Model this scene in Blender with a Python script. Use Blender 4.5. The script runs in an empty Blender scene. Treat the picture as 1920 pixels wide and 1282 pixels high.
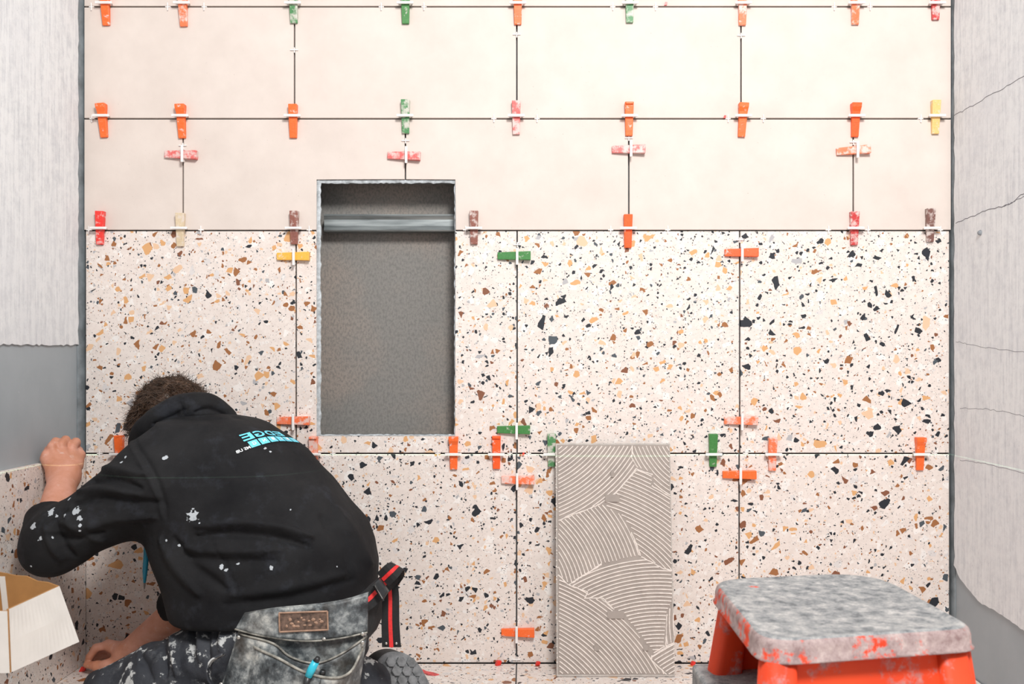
import bpy, bmesh, math, random
import numpy as np
from mathutils import Vector, Matrix, noise as mnoise
from mathutils.bvhtree import BVHTree

# ------------------------------------------------------------------ scale
K = 0.6 / 417.5            # metres per photo pixel on the tiled wall (60 cm tiles)
D = 2.70                   # camera distance from the tiled wall
VPX, VPY = 985.0, 675.0    # vanishing point
CAMZ = (1243 - VPY) * K
scene = bpy.context.scene
col = scene.collection

# ------------------------------------------------------------------ camera
cam_d = bpy.data.cameras.new('camera')
cam = bpy.data.objects.new('camera', cam_d)
col.objects.link(cam)
cam.location = (0, -D, CAMZ)
cam.rotation_euler = (math.pi / 2, 0, 0)
cam_d.sensor_width = 36
cam_d.lens = D / K / 1920 * 36
cam_d.shift_x = -(VPX - 960) / 1920
cam_d.shift_y = (VPY - 641) / 1920
cam_d.clip_start = 0.05
cam_d.dof.use_dof = True
cam_d.dof.focus_distance = D - 0.2
cam_d.dof.aperture_fstop = 6.3
scene.camera = cam

# ------------------------------------------------------------------ world and light
world = bpy.data.worlds.new('world')
scene.world = world
world.use_nodes = True
bg = world.node_tree.nodes['Background']
bg.inputs[0].default_value = (0.93, 0.96, 1.0, 1)
bg.inputs[1].default_value = 0.52


def area_light(name, loc, target, size, power, color):
    ld = bpy.data.lights.new(name, 'AREA')
    ld.shape = 'DISK'
    ld.size = size
    ld.energy = power
    ld.color = color
    o = bpy.data.objects.new(name, ld)
    col.objects.link(o)
    o.location = loc
    o.rotation_euler = (Vector(target) - Vector(loc)).to_track_quat('-Z', 'Y').to_euler()
    return o


# lamp under the ceiling of the room the photographer stands in; it lights the wall brightest right of the niche
area_light('room_lamp_offscreen', (0.46, -2.78, 2.60), (0.38, 0, 1.0), 0.7, 104, (1.0, 0.985, 0.96))

# laser level behind the photographer: a thin horizontal sheet of green light
LASER_Z = (1243 - 852.3) * K
ld = bpy.data.lights.new('laser_level_offscreen', 'POINT')
ld.shadow_soft_size = 0.0
ld.energy = 60.0
ld.use_nodes = True
lnt = ld.node_tree
lem = lnt.nodes['Emission']
geo = lnt.nodes.new('ShaderNodeNewGeometry')
sp = lnt.nodes.new('ShaderNodeSeparateXYZ')
ab = lnt.nodes.new('ShaderNodeMath'); ab.operation = 'ABSOLUTE'
lt = lnt.nodes.new('ShaderNodeMath'); lt.operation = 'LESS_THAN'; lt.inputs[1].default_value = 0.00040
ml = lnt.nodes.new('ShaderNodeMath'); ml.operation = 'MULTIPLY'; ml.inputs[1].default_value = 6.0
lnt.links.new(geo.outputs['Incoming'], sp.inputs[0])
lnt.links.new(sp.outputs[2], ab.inputs[0])
lnt.links.new(ab.outputs[0], lt.inputs[0])
lnt.links.new(lt.outputs[0], ml.inputs[0])
lnt.links.new(ml.outputs[0], lem.inputs['Strength'])
lem.inputs['Color'].default_value = (0.55, 1.0, 0.65, 1)
lo = bpy.data.objects.new('laser_level_offscreen', ld)
col.objects.link(lo)
lo.location = (0.2, -3.2, LASER_Z)

vs = scene.view_settings
vs.view_transform = 'Standard'
vs.look = 'None'
vs.exposure = 0.0
vs.gamma = 1.0
vs.use_curve_mapping = False

random.seed(7)
rng = np.random.default_rng(5)


# ------------------------------------------------------------------ coordinates
def W(px, py, r=1.0):
    """a photo pixel at depth ratio r (1 = tiled wall) as a point of the room"""
    return Vector(((px - VPX) * K * r, -D * (1 - r), CAMZ - (py - VPY) * K * r))


def X(px):
    return (px - VPX) * K


def Z(py):
    return (1243 - py) * K


# ------------------------------------------------------------------ material helpers
def new_mat(name):
    m = bpy.data.materials.new(name)
    m.use_nodes = True
    nt = m.node_tree
    b = nt.nodes['Principled BSDF']
    return m, nt, b


def nd(nt, t, **kw):
    n = nt.nodes.new(t)
    for k, v in kw.items():
        if k.startswith('i_'):
            n.inputs[k[2:]].default_value = v
        else:
            setattr(n, k, v)
    return n


def ramp(nt, fac, stops, interp='LINEAR'):
    n = nt.nodes.new('ShaderNodeValToRGB')
    cr = n.color_ramp
    cr.interpolation = interp
    while len(cr.elements) < len(stops):
        cr.elements.new(0.5)
    for e, (p, c) in zip(cr.elements, stops):
        e.position = p
        e.color = (*c, 1) if len(c) == 3 else c
    nt.links.new(fac, n.inputs[0])
    return n.outputs[0]


def math_n(nt, op, a, b=None, c=None):
    n = nt.nodes.new('ShaderNodeMath')
    n.operation = op
    for i, v in enumerate((a, b, c)):
        if v is None:
            continue
        if isinstance(v, (int, float)):
            n.inputs[i].default_value = v
        else:
            nt.links.new(v, n.inputs[i])
    return n.outputs[0]


def mix(nt, fac, a, b, mode='MIX'):
    n = nt.nodes.new('ShaderNodeMix')
    n.data_type = 'RGBA'
    n.blend_type = mode
    for sock, v in ((n.inputs[0], fac), (n.inputs[6], a), (n.inputs[7], b)):
        if isinstance(v, (int, float)):
            sock.default_value = v
        elif isinstance(v, (tuple, list)):
            sock.default_value = (*v, 1) if len(v) == 3 else v
        else:
            nt.links.new(v, sock)
    return n.outputs[2]


def coords(nt, kind='Object', scale=(1, 1, 1), rnd=0.0):
    tc = nt.nodes.new('ShaderNodeTexCoord')
    out = tc.outputs[kind]
    if scale != (1, 1, 1):
        mp = nt.nodes.new('ShaderNodeVectorMath')
        mp.operation = 'MULTIPLY'
        nt.links.new(out, mp.inputs[0])
        mp.inputs[1].default_value = scale
        out = mp.outputs[0]
    if rnd:
        oi = nt.nodes.new('ShaderNodeObjectInfo')
        mm = nt.nodes.new('ShaderNodeMath'); mm.operation = 'MULTIPLY'; mm.inputs[1].default_value = rnd
        nt.links.new(oi.outputs['Random'], mm.inputs[0])
        ad = nt.nodes.new('ShaderNodeVectorMath'); ad.operation = 'ADD'
        nt.links.new(out, ad.inputs[0])
        nt.links.new(mm.outputs[0], ad.inputs[1])
        out = ad.outputs[0]
    return out


def noise_n(nt, vec, scale, detail=4, rough=0.55):
    n = nt.nodes.new('ShaderNodeTexNoise')
    n.inputs['Scale'].default_value = scale
    n.inputs['Detail'].default_value = detail
    n.inputs['Roughness'].default_value = rough
    nt.links.new(vec, n.inputs['Vector'])
    return n.outputs[0]


def bump(nt, b, height, strength=0.3, dist=0.002):
    n = nt.nodes.new('ShaderNodeBump')
    n.inputs['Strength'].default_value = strength
    n.inputs['Distance'].default_value = dist
    nt.links.new(height, n.inputs['Height'])
    nt.links.new(n.outputs[0], b.inputs['Normal'])


def setc(b, nt, c):
    if isinstance(c, (tuple, list)):
        b.inputs['Base Color'].default_value = (*c, 1)
    else:
        nt.links.new(c, b.inputs['Base Color'])


def mat_simple(name, c, rough=0.6, metal=0.0, var=0.0, vscale=30, spec=0.5):
    m, nt, b = new_mat(name)
    if var:
        v = noise_n(nt, coords(nt, rnd=9.0), vscale, 5)
        lo_ = tuple(max(0, x * (1 - var)) for x in c)
        hi_ = tuple(min(1, x * (1 + var)) for x in c)
        setc(b, nt, ramp(nt, v, [(0.3, lo_), (0.7, hi_)]))
    else:
        setc(b, nt, c)
    b.inputs['Roughness'].default_value = rough
    b.inputs['Metallic'].default_value = metal
    b.inputs['Specular IOR Level'].default_value = spec
    return m


def mat_terrazzo(name, base_a, base_b, rough):
    m, nt, b = new_mat(name)
    vec = coords(nt, rnd=37.0)
    nz = nt.nodes.new('ShaderNodeTexNoise')
    nz.inputs['Scale'].default_value = 95
    nz.inputs['Detail'].default_value = 1
    nt.links.new(vec, nz.inputs['Vector'])
    sc = nt.nodes.new('ShaderNodeVectorMath'); sc.operation = 'SCALE'; sc.inputs[3].default_value = 0.0045
    nt.links.new(nz.outputs['Color'], sc.inputs[0])
    ad = nt.nodes.new('ShaderNodeVectorMath'); ad.operation = 'ADD'
    nt.links.new(vec, ad.inputs[0]); nt.links.new(sc.outputs[0], ad.inputs[1])
    v2 = ad.outputs[0]
    colr = ramp(nt, noise_n(nt, vec, 60, 6, 0.7), [(0.35, base_a), (0.65, base_b)])
    dark, slate = (0.020, 0.023, 0.030), (0.07, 0.085, 0.10)
    rust, brown, tan, peach = (0.33, 0.135, 0.050), (0.22, 0.085, 0.045), (0.66, 0.36, 0.16), (0.74, 0.50, 0.33)
    grey, white = (0.42, 0.41, 0.42), (0.86, 0.83, 0.80)
    P_white = [(0.0, white), (0.6, (0.80, 0.78, 0.76)), (0.85, (0.62, 0.60, 0.60))]
    P_big = [(0.0, dark), (0.28, slate), (0.34, rust), (0.54, brown), (0.60, tan), (0.80, peach), (0.96, grey)]
    P_small = [(0.0, dark), (0.46, slate), (0.56, grey), (0.64, rust), (0.78, brown), (0.84, peach)]
    P_fine = [(0.0, (0.05, 0.05, 0.06)), (0.45, (0.22, 0.22, 0.24)), (0.75, (0.45, 0.30, 0.26))]
    layers = [(48, 0.20, 0.06, 0.25, P_white, 0.65), (95, 0.20, 0.06, 0.2, P_white, 0.5),
              (330, 0.19, 0.12, 0.22, P_fine, 0.6), (200, 0.14, 0.10, 0.24, P_small, 1.0),
              (110, 0.15, 0.08, 0.26, P_small, 1.0), (60, 0.165, 0.06, 0.25, P_big, 1.0),
              (37, 0.105, 0.07, 0.27, P_big, 1.0)]
    for i, (s, prob, e0, er, pal, op) in enumerate(layers):
        off = nt.nodes.new('ShaderNodeVectorMath'); off.operation = 'ADD'
        off.inputs[1].default_value = (3.1 * i, 1.7 * i, 5.3 * i)
        nt.links.new(v2, off.inputs[0])
        f1 = nd(nt, 'ShaderNodeTexVoronoi', feature='F1', i_Scale=s)
        de = nd(nt, 'ShaderNodeTexVoronoi', feature='DISTANCE_TO_EDGE', i_Scale=s)
        nt.links.new(off.outputs[0], f1.inputs['Vector'])
        nt.links.new(off.outputs[0], de.inputs['Vector'])
        sx = nt.nodes.new('ShaderNodeSeparateColor')
        nt.links.new(f1.outputs['Color'], sx.inputs[0])
        sel = math_n(nt, 'LESS_THAN', sx.outputs[0], prob)
        thr = math_n(nt, 'MULTIPLY_ADD', sx.outputs[2], er, e0)
        ins = math_n(nt, 'GREATER_THAN', de.outputs['Distance'], thr)
        msk = math_n(nt, 'MULTIPLY', math_n(nt, 'MULTIPLY', sel, ins), op)
        cc = ramp(nt, sx.outputs[1], pal, 'CONSTANT')
        colr = mix(nt, msk, colr, cc)
    setc(b, nt, colr)
    b.inputs['Roughness'].default_value = rough
    b.inputs['Specular IOR Level'].default_value = 0.35
    return m


def mat_plastic(name, c, dirt, dirtcol=(0.74, 0.66, 0.62)):
    m, nt, b = new_mat(name)
    v = coords(nt, rnd=23.0)
    n1 = noise_n(nt, v, 55, 6, 0.65)
    n2 = noise_n(nt, v, 260, 4, 0.7)
    base = mix(nt, ramp(nt, n2, [(0.4, (0, 0, 0)), (0.75, (0.35, 0.35, 0.35))]), c, tuple(min(1, x * 1.5 + 0.06) for x in c))
    f = ramp(nt, n1, [(0.62 - dirt * 0.35, (0, 0, 0)), (0.70 - dirt * 0.25, (0.75, 0.75, 0.75))])
    setc(b, nt, mix(nt, f, base, dirtcol))
    b.inputs['Roughness'].default_value = 0.45
    bump(nt, b, n2, 0.25, 0.0008)
    return m


def mat_plaster(name, a, c, tint):
    m, nt, b = new_mat(name)
    v = coords(nt)
    st = coords(nt, scale=(1, 34, 2.4))
    n1 = noise_n(nt, st, 2.6, 8, 0.7)
    n2 = noise_n(nt, v, 4, 4, 0.6)
    n3 = noise_n(nt, v, 130, 6, 0.75)
    base = ramp(nt, math_n(nt, 'ADD', math_n(nt, 'MULTIPLY', n1, 0.55), math_n(nt, 'MULTIPLY', noise_n(nt, v, 34, 8, 0.75), 0.45)), [(0.36, c), (0.54, a)])
    base = mix(nt, ramp(nt, n2, [(0.45, (0, 0, 0)), (0.7, (0.35, 0.35, 0.35))]), base, tint)
    sp_ = ramp(nt, n3, [(0.28, (0.55, 0.55, 0.55)), (0.40, (0, 0, 0))])
    base = mix(nt, sp_, base, (0.42, 0.43, 0.45))
    setc(b, nt, base)
    b.inputs['Roughness'].default_value = 0.9
    b.inputs['Specular IOR Level'].default_value = 0.2
    h = math_n(nt, 'ADD', n1, math_n(nt, 'MULTIPLY', n3, 0.5))
    bump(nt, b, h, 0.35, 0.003)
    return m


def mat_splat(name, base_a, base_b, rough, nsc, splat, s_amt, s_scale, spots=(), splat2=None, bump_s=0.25, weave=900):
    """cloth or leather with dried splashes of adhesive; spots = (point, radius) blobs"""
    m, nt, b = new_mat(name)
    v = coords(nt)
    n1 = noise_n(nt, v, nsc, 6, 0.6)
    base = ramp(nt, n1, [(0.35, base_a), (0.68, base_b)])
    n2 = noise_n(nt, v, s_scale, 6, 0.62)
    n4 = noise_n(nt, v, s_scale * 0.35, 3, 0.5)
    s = math_n(nt, 'ADD', n2, math_n(nt, 'MULTIPLY', math_n(nt, 'SUBTRACT', n4, 0.5), 0.6))
    f = ramp(nt, s, [(s_amt, (0, 0, 0)), (s_amt + 0.05, (0.85, 0.85, 0.85))])
    base = mix(nt, f, base, splat)
    if splat2:
        n5 = noise_n(nt, v, s_scale * 0.5, 8, 0.7)
        base = mix(nt, ramp(nt, n5, [(0.54, (0, 0, 0)), (0.70, (0.5, 0.5, 0.5))]), base, splat2)
    wob = nt.nodes.new('ShaderNodeTexNoise')
    wob.inputs['Scale'].default_value = 130
    wob.inputs['Detail'].default_value = 3
    nt.links.new(v, wob.inputs['Vector'])
    for p, rad in spots:
        dn = nt.nodes.new('ShaderNodeVectorMath'); dn.operation = 'DISTANCE'
        nt.links.new(v, dn.inputs[0])
        dn.inputs[1].default_value = p
        q = math_n(nt, 'ADD', math_n(nt, 'DIVIDE', dn.outputs['Value'], rad), math_n(nt, 'MULTIPLY', wob.outputs[0], 1.9))
        base = mix(nt, ramp(nt, q, [(0.0, (0, 0, 0)), (1.0, (0, 0, 0))]) if False else math_n(nt, 'MULTIPLY', math_n(nt, 'LESS_THAN', q, 1.55), 0.75), base, splat)
    setc(b, nt, base)
    b.inputs['Roughness'].default_value = rough
    b.inputs['Specular IOR Level'].default_value = 0.25
    h = math_n(nt, 'ADD', math_n(nt, 'MULTIPLY', noise_n(nt, v, 28, 4, 0.5), 1.0), math_n(nt, 'MULTIPLY', noise_n(nt, v, weave, 2), 0.18))
    bump(nt, b, h, bump_s, 0.010)
    return m


# ------------------------------------------------------------------ object helpers
def link(name, me, mat=None, parent=None, smooth=False):
    o = bpy.data.objects.new(name, me)
    col.objects.link(o)
    if mat is not None:
        for mm in (mat if isinstance(mat, (list, tuple)) else [mat]):
            me.materials.append(mm)
    if parent is not None:
        o.parent = parent
    if smooth:
        me.shade_smooth()
    return o


def bm_obj(name, bm, mat=None, parent=None, smooth=False, loc=None):
    me = bpy.data.meshes.new(name)
    bmesh.ops.recalc_face_normals(bm, faces=bm.faces)
    bm.to_mesh(me)
    bm.free()
    o = link(name, me, mat, parent, smooth)
    if loc is not None:
        o.location = loc
    return o


def empty(name, loc):
    o = bpy.data.objects.new(name, None)
    col.objects.link(o)
    o.location = loc
    o.empty_display_size = 0.05
    return o


def tag(o, label=None, cat=None, group=None, kind=None):
    if label:
        o['label'] = label
    if cat:
        o['category'] = cat
    if group:
        o['group'] = group
    if kind:
        o['kind'] = kind
    return o


def parent_keep(o, p):
    """child given in room coordinates under an Empty that only has a location"""
    o.parent = p
    o.location = Vector(o.location) - Vector(p.location)
    return o


def box_bm(lo_, hi_, bevel=0.0, bm=None, seg=1):
    b = bm or bmesh.new()
    lo_, hi_ = Vector(lo_), Vector(hi_)
    res = bmesh.ops.create_cube(b, size=1.0)
    vs_ = res['verts']
    for v in vs_:
        v.co = Vector(((lo_[i] + hi_[i]) / 2 + v.co[i] * (hi_[i] - lo_[i])) for i in range(3))
    if bevel:
        es = list({e for v in vs_ for e in v.link_edges})
        bmesh.ops.bevel(b, geom=es, offset=bevel, segments=seg, affect='EDGES', profile=0.5)
    return b


def prism_bm(pts, ext, bevel=0.0, bm=None):
    """closed polygon pts (3D) extruded by vector ext; the edges of the first face are bevelled"""
    b = bm or bmesh.new()
    a = [b.verts.new(Vector(p)) for p in pts]
    c = [b.verts.new(Vector(p) + Vector(ext)) for p in pts]
    f0 = b.faces.new(a)
    b.faces.new(list(reversed(c)))
    n = len(a)
    for i in range(n):
        b.faces.new((a[i], c[i], c[(i + 1) % n], a[(i + 1) % n]))
    if bevel:
        bmesh.ops.bevel(b, geom=list(f0.edges), offset=bevel, segments=1, affect='EDGES', profile=0.5)
    return b


def tube_bm(pts, rad, n=8, bm=None, caps=True):
    """tube through pts; rad number or list"""
    b = bm or bmesh.new()
    pts = [Vector(p) for p in pts]
    m = len(pts)
    rr = [rad] * m if isinstance(rad, (int, float)) else rad
    rings = []
    t0 = (pts[1] - pts[0]).normalized()
    up = Vector((0, 0, 1)) if abs(t0.z) < 0.9 else Vector((1, 0, 0))
    s = t0.cross(up).normalized()
    for i, p in enumerate(pts):
        t = (pts[min(i + 1, m - 1)] - pts[max(i - 1, 0)]).normalized()
        s = (s - t * s.dot(t)).normalized()
        u = t.cross(s)
        rings.append([b.verts.new(p + (s * math.cos(2 * math.pi * j / n) + u * math.sin(2 * math.pi * j / n)) * rr[i]) for j in range(n)])
    for i in range(m - 1):
        for j in range(n):
            b.faces.new((rings[i][j], rings[i][(j + 1) % n], rings[i + 1][(j + 1) % n], rings[i + 1][j]))
    if caps:
        b.faces.new(list(reversed(rings[0])))
        b.faces.new(rings[-1])
    return b


def ribbon_bm(pts, side, thick, bm=None):
    """flat strap through pts; side = half-width vectors, thick = thickness"""
    b = bm or bmesh.new()
    pts = [Vector(p) for p in pts]
    m = len(pts)
    rings = []
    for i, p in enumerate(pts):
        t = (pts[min(i + 1, m - 1)] - pts[max(i - 1, 0)]).normalized()
        s = Vector(side[i] if isinstance(side, list) else side)
        n = t.cross(s).normalized() * thick / 2
        rings.append([b.verts.new(q) for q in (p - s - n, p + s - n, p + s + n, p - s + n)])
    for i in range(m - 1):
        for j in range(4):
            b.faces.new((rings[i][j], rings[i][(j + 1) % 4], rings[i + 1][(j + 1) % 4], rings[i + 1][j]))
    b.faces.new(rings[0]); b.faces.new(list(reversed(rings[-1])))
    return b


def spline(pts, n):
    """Catmull-Rom through points"""
    p = [np.array(q, float) for q in pts]
    p = [2 * p[0] - p[1]] + p + [2 * p[-1] - p[-2]]
    out = []
    segs = len(p) - 3
    for i in range(n):
        u = i / (n - 1) * segs
        k = min(int(u), segs - 1)
        t = u - k
        a, b_, c, d = p[k], p[k + 1], p[k + 2], p[k + 3]
        out.append(0.5 * (2 * b_ + (c - a) * t + (2 * a - 5 * b_ + 4 * c - d) * t * t + (3 * b_ - a - 3 * c + d) * t ** 3))
    return out


# ------------------------------------------------------------------ implicit surfaces
def sd_cone(P, a, b, ra, rb):
    a = np.array(a, np.float32); b = np.array(b, np.float32)
    ba = b - a
    t = np.clip(((P - a) @ ba) / max(1e-9, float(ba @ ba)), 0, 1)
    return np.linalg.norm(P - a - t[:, None] * ba, axis=1) - (ra + (rb - ra) * t)


def sd_ell(P, c, axes, rad):
    """ellipsoid, axes = three orthonormal rows"""
    q = (P - np.array(c, np.float32)) @ np.array(axes, np.float32).T
    rad = np.array(rad, np.float32)
    k0 = np.linalg.norm(q / rad, axis=1)
    k1 = np.linalg.norm(q / (rad * rad), axis=1) + 1e-9
    return k0 * (k0 - 1) / k1


def smin(a, b, k):
    h = np.maximum(k - np.abs(a - b), 0) / k
    return np.minimum(a, b) - h * h * k * 0.25


def smax(a, b, k):
    return -smin(-a, -b, k)


def mesh_sdf(func, lo_, hi_, h):
    lo_ = np.array(lo_, np.float32)
    B = 8
    nb = [int(math.ceil((hi_[i] - lo_[i]) / (h * B))) for i in range(3)]
    F = np.empty([n * B for n in nb], np.float32)
    ci = np.stack(np.meshgrid(*[np.arange(n) for n in nb], indexing='ij'), -1).reshape(-1, 3)
    cen = lo_ + (ci * B + (B - 1) / 2).astype(np.float32) * h
    fc = func(cen.astype(np.float32))
    lim = B * h * 0.87 * 1.6
    near = np.abs(fc) < lim
    F5 = F.reshape(nb[0], B, nb[1], B, nb[2], B)
    F5[:] = fc.reshape(nb)[:, None, :, None, :, None]
    loc = np.stack(np.meshgrid(*[np.arange(B)] * 3, indexing='ij'), -1).reshape(-1, 3)
    act = ci[near]
    for s in range(0, len(act), 400):
        a = act[s:s + 400]
        P = (lo_ + ((a[:, None, :] * B + loc[None]) * h)).astype(np.float32).reshape(-1, 3)
        v = func(P).reshape(len(a), B, B, B)
        for q in range(len(a)):
            F5[a[q, 0], :, a[q, 1], :, a[q, 2], :] = v[q]
    S = F < 0
    cnt = np.zeros([n - 1 for n in F.shape], np.int8)
    sl = lambda d, n: slice(d, n - 1 + d)
    for dx in (0, 1):
        for dy in (0, 1):
            for dz in (0, 1):
                cnt += S[sl(dx, S.shape[0]), sl(dy, S.shape[1]), sl(dz, S.shape[2])]
    ac = np.argwhere((cnt > 0) & (cnt < 8))
    idx = np.full(cnt.shape, -1, np.int32)
    idx[ac[:, 0], ac[:, 1], ac[:, 2]] = np.arange(len(ac))
    corners = [(i, j, k) for i in (0, 1) for j in (0, 1) for k in (0, 1)]
    cv = {c: F[ac[:, 0] + c[0], ac[:, 1] + c[1], ac[:, 2] + c[2]] for c in corners}
    acc = np.zeros((len(ac), 3), np.float64); num = np.zeros(len(ac))
    for c in corners:
        for ax in range(3):
            if c[ax] == 0:
                e = list(c); e[ax] = 1; e = tuple(e)
                f0, f1 = cv[c], cv[e]
                x = (f0 < 0) != (f1 < 0)
                t = np.where(x, f0 / np.where(x, f0 - f1, 1), 0)
                p = np.array(c, float)[None].repeat(len(ac), 0)
                p[:, ax] += t
                acc += p * x[:, None]; num += x
    V = lo_ + (ac + acc / num[:, None]) * h
    faces = []
    for ax in range(3):
        o1, o2 = (ax + 1) % 3, (ax + 2) % 3
        s0 = [slice(1, -1)] * 3; s1 = [slice(1, -1)] * 3
        s0[ax] = slice(0, -1); s1[ax] = slice(1, None)
        a, b = S[tuple(s0)], S[tuple(s1)]
        for flip in (False, True):
            e = np.argwhere((a & ~b) if not flip else (~a & b))
            e[:, o1] += 1; e[:, o2] += 1
            q = []
            for (u, v) in ((0, 0), (1, 0), (1, 1), (0, 1)):
                g = e.copy(); g[:, o1] -= u; g[:, o2] -= v
                q.append(idx[g[:, 0], g[:, 1], g[:, 2]])
            q = np.stack(q, 1)
            faces.append(q if not flip else q[:, ::-1])
    Q = np.concatenate(faces)
    Q = Q[(Q >= 0).all(1)]
    return V, Q


def np_mesh(name, V, Q):
    me = bpy.data.meshes.new(name)
    me.vertices.add(len(V)); me.vertices.foreach_set('co', np.asarray(V, np.float32).ravel())
    n = Q.shape[1]
    me.loops.add(len(Q) * n); me.loops.foreach_set('vertex_index', Q.astype(np.int32).ravel())
    me.polygons.add(len(Q))
    me.polygons.foreach_set('loop_start', np.arange(0, len(Q) * n, n, dtype=np.int32))
    me.update(calc_edges=True)
    return me


def vert_normals(V, Q):
    fn = np.cross(V[Q[:, 2]] - V[Q[:, 0]], V[Q[:, 3]] - V[Q[:, 1]])
    N = np.zeros_like(V)
    for i in range(4):
        np.add.at(N, Q[:, i], fn)
    return N / (np.linalg.norm(N, axis=1)[:, None] + 1e-12)


def relax(V, Q, it=2, w=0.5):
    for _ in range(it):
        A = np.zeros_like(V); c = np.zeros(len(V))
        for i in range(4):
            for j in (1, 3):
                np.add.at(A, Q[:, i], V[Q[:, (i + j) % 4]])
                np.add.at(c, Q[:, i], 1)
        V = V * (1 - w) + w * A / np.maximum(c, 1)[:, None]
    return V


def apply_folds(V, N, folds):
    """cloth folds: polylines in the x-z plane pushing the side that faces -y in or out"""
    out = np.zeros(len(V))
    face = np.clip(-N[:, 1] * 1.6 + 0.25, 0, 1)
    for pts, r, wid, amp in folds:
        p = np.array([(W(a, b, r).x, W(a, b, r).z) for a, b in pts])
        p = np.array(spline(p, 14))
        w = wid * K * r
        best = np.full(len(V), 1e9)
        q = V[:, [0, 2]]
        L = 0
        for i in range(len(p) - 1):
            ba = p[i + 1] - p[i]
            t = np.clip(((q - p[i]) @ ba) / (ba @ ba), 0, 1)
            d = np.linalg.norm(q - p[i] - t[:, None] * ba, axis=1)
            g = (i + t) / (len(p) - 1)
            d = d / np.clip(np.sin(np.pi * np.clip(g, 0.04, 0.96)) ** 0.5, 0.3, 1)
            best = np.minimum(best, d)
        out += amp * np.exp(-(best / w) ** 2)
    return V + N * (out * face)[:, None]


def noise_push(V, N, freq, amp, seed=0.0):
    out = np.array([mnoise.noise(Vector((v[0] * freq + seed, v[1] * freq, v[2] * freq))) for v in V])
    return V + N * (out * amp)[:, None]


# ------------------------------------------------------------------ materials
M = {}
M['terrazzo'] = mat_terrazzo('terrazzo_tile', (0.70, 0.615, 0.565), (0.78, 0.70, 0.65), 0.55)
M['floor_terrazzo'] = mat_terrazzo('terrazzo_floor', (0.70, 0.615, 0.565), (0.78, 0.70, 0.65), 0.3)


def mat_plain():
    m, nt, b = new_mat('plain_tile')
    v = coords(nt, rnd=31.0)
    c = ramp(nt, noise_n(nt, v, 9, 5, 0.6), [(0.3, (0.625, 0.545, 0.495)), (0.7, (0.690, 0.608, 0.555))])
    c = mix(nt, ramp(nt, noise_n(nt, v, 420, 3, 0.6), [(0.25, (0.7, 0.7, 0.7)), (0.31, (0, 0, 0))]), c, (0.42, 0.36, 0.32))
    c = mix(nt, ramp(nt, noise_n(nt, v, 240, 2, 0.5), [(0.19, (0.9, 0.9, 0.9)), (0.23, (0, 0, 0))]), c, (0.25, 0.20, 0.18))
    setc(b, nt, c)
    b.inputs['Roughness'].default_value = 0.7
    b.inputs['Specular IOR Level'].default_value = 0.25
    return m


M['plain'] = mat_plain()
M['tile_edge'] = mat_simple('tile_body', (0.42, 0.40, 0.38), 0.8)
M['mortar'] = mat_simple('grey_mortar', (0.15, 0.155, 0.155), 0.9, var=0.2)
M['board_edge'] = mat_simple('cut_board', (0.44, 0.47, 0.49), 0.9, var=0.35, vscale=90)
M['plaster_l'] = mat_plaster('plaster', (0.77, 0.775, 0.78), (0.56, 0.57, 0.595), (0.68, 0.685, 0.715))
M['plaster_r'] = M['plaster_l']


def mat_membrane():
    m, nt, b = new_mat('grey_membrane')
    v = coords(nt)
    c = ramp(nt, noise_n(nt, v, 5, 5, 0.6), [(0.3, (0.30, 0.335, 0.36)), (0.7, (0.36, 0.395, 0.42))])
    c = mix(nt, ramp(nt, noise_n(nt, v, 45, 4, 0.6), [(0.72, (0, 0, 0)), (0.76, (0.6, 0.6, 0.6))]), c, (0.6, 0.62, 0.63))
    setc(b, nt, c)
    b.inputs['Roughness'].default_value = 0.45
    bump(nt, b, noise_n(nt, v, 16, 5, 0.6), 0.2, 0.003)
    return m


M['membrane'] = mat_membrane()
M['white_plastic'] = mat_simple('white_plastic', (0.83, 0.80, 0.78), 0.4, var=0.06)
M['red_plastic'] = mat_simple('red_plastic', (0.75, 0.03, 0.02), 0.35, var=0.15)

wedge_cols = {
    'orange': ((0.90, 0.135, 0.018), 0.10), 'bright orange': ((0.95, 0.10, 0.010), 0.02),
    'dusty orange': ((0.85, 0.17, 0.06), 0.42), 'red': ((0.80, 0.035, 0.025), 0.18),
    'pink': ((0.66, 0.12, 0.11), 0.50), 'dark red': ((0.52, 0.035, 0.035), 0.40),
    'green': ((0.045, 0.20, 0.045), 0.10), 'dusty green': ((0.06, 0.22, 0.075), 0.55),
    'brown': ((0.24, 0.085, 0.062), 0.38), 'dark brown': ((0.17, 0.075, 0.060), 0.40),
    'beige': ((0.62, 0.50, 0.34), 0.35), 'yellow': ((0.86, 0.43, 0.055), 0.12),
    'pale yellow': ((0.82, 0.50, 0.18), 0.32),
}
for k_, (c_, d_) in wedge_cols.items():
    M['w_' + k_] = mat_plastic('plastic_' + k_.replace(' ', '_'), c_, d_)


# ================================================================== THE ROOM
XL, XR = X(149), X(1788)          # faces of the side walls
RTOP = -60                        # top of built wall in photo rows above the frame
ztop = 2.45
yfront = -1.95

# --- back wall: a board with the niche hole, the cavity behind it, and the tiles
NX0, NX1, NZ0, NZ1 = X(594), X(853.5), Z(817), Z(337)


def ring_wall(name, y0, y1, mat, hx0, hx1, hz0, hz1):
    b = bmesh.new()
    for lo_, hi_ in (((XL, y0, -0.1), (hx0, y1, ztop)), ((hx1, y0, -0.1), (XR, y1, ztop)),
                     ((hx0, y0, -0.1), (hx1, y1, hz0)), ((hx0, y0, hz1), (hx1, y1, ztop))):
        box_bm(lo_, hi_, 0, b)
    return bm_obj(name, b, mat)


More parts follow.
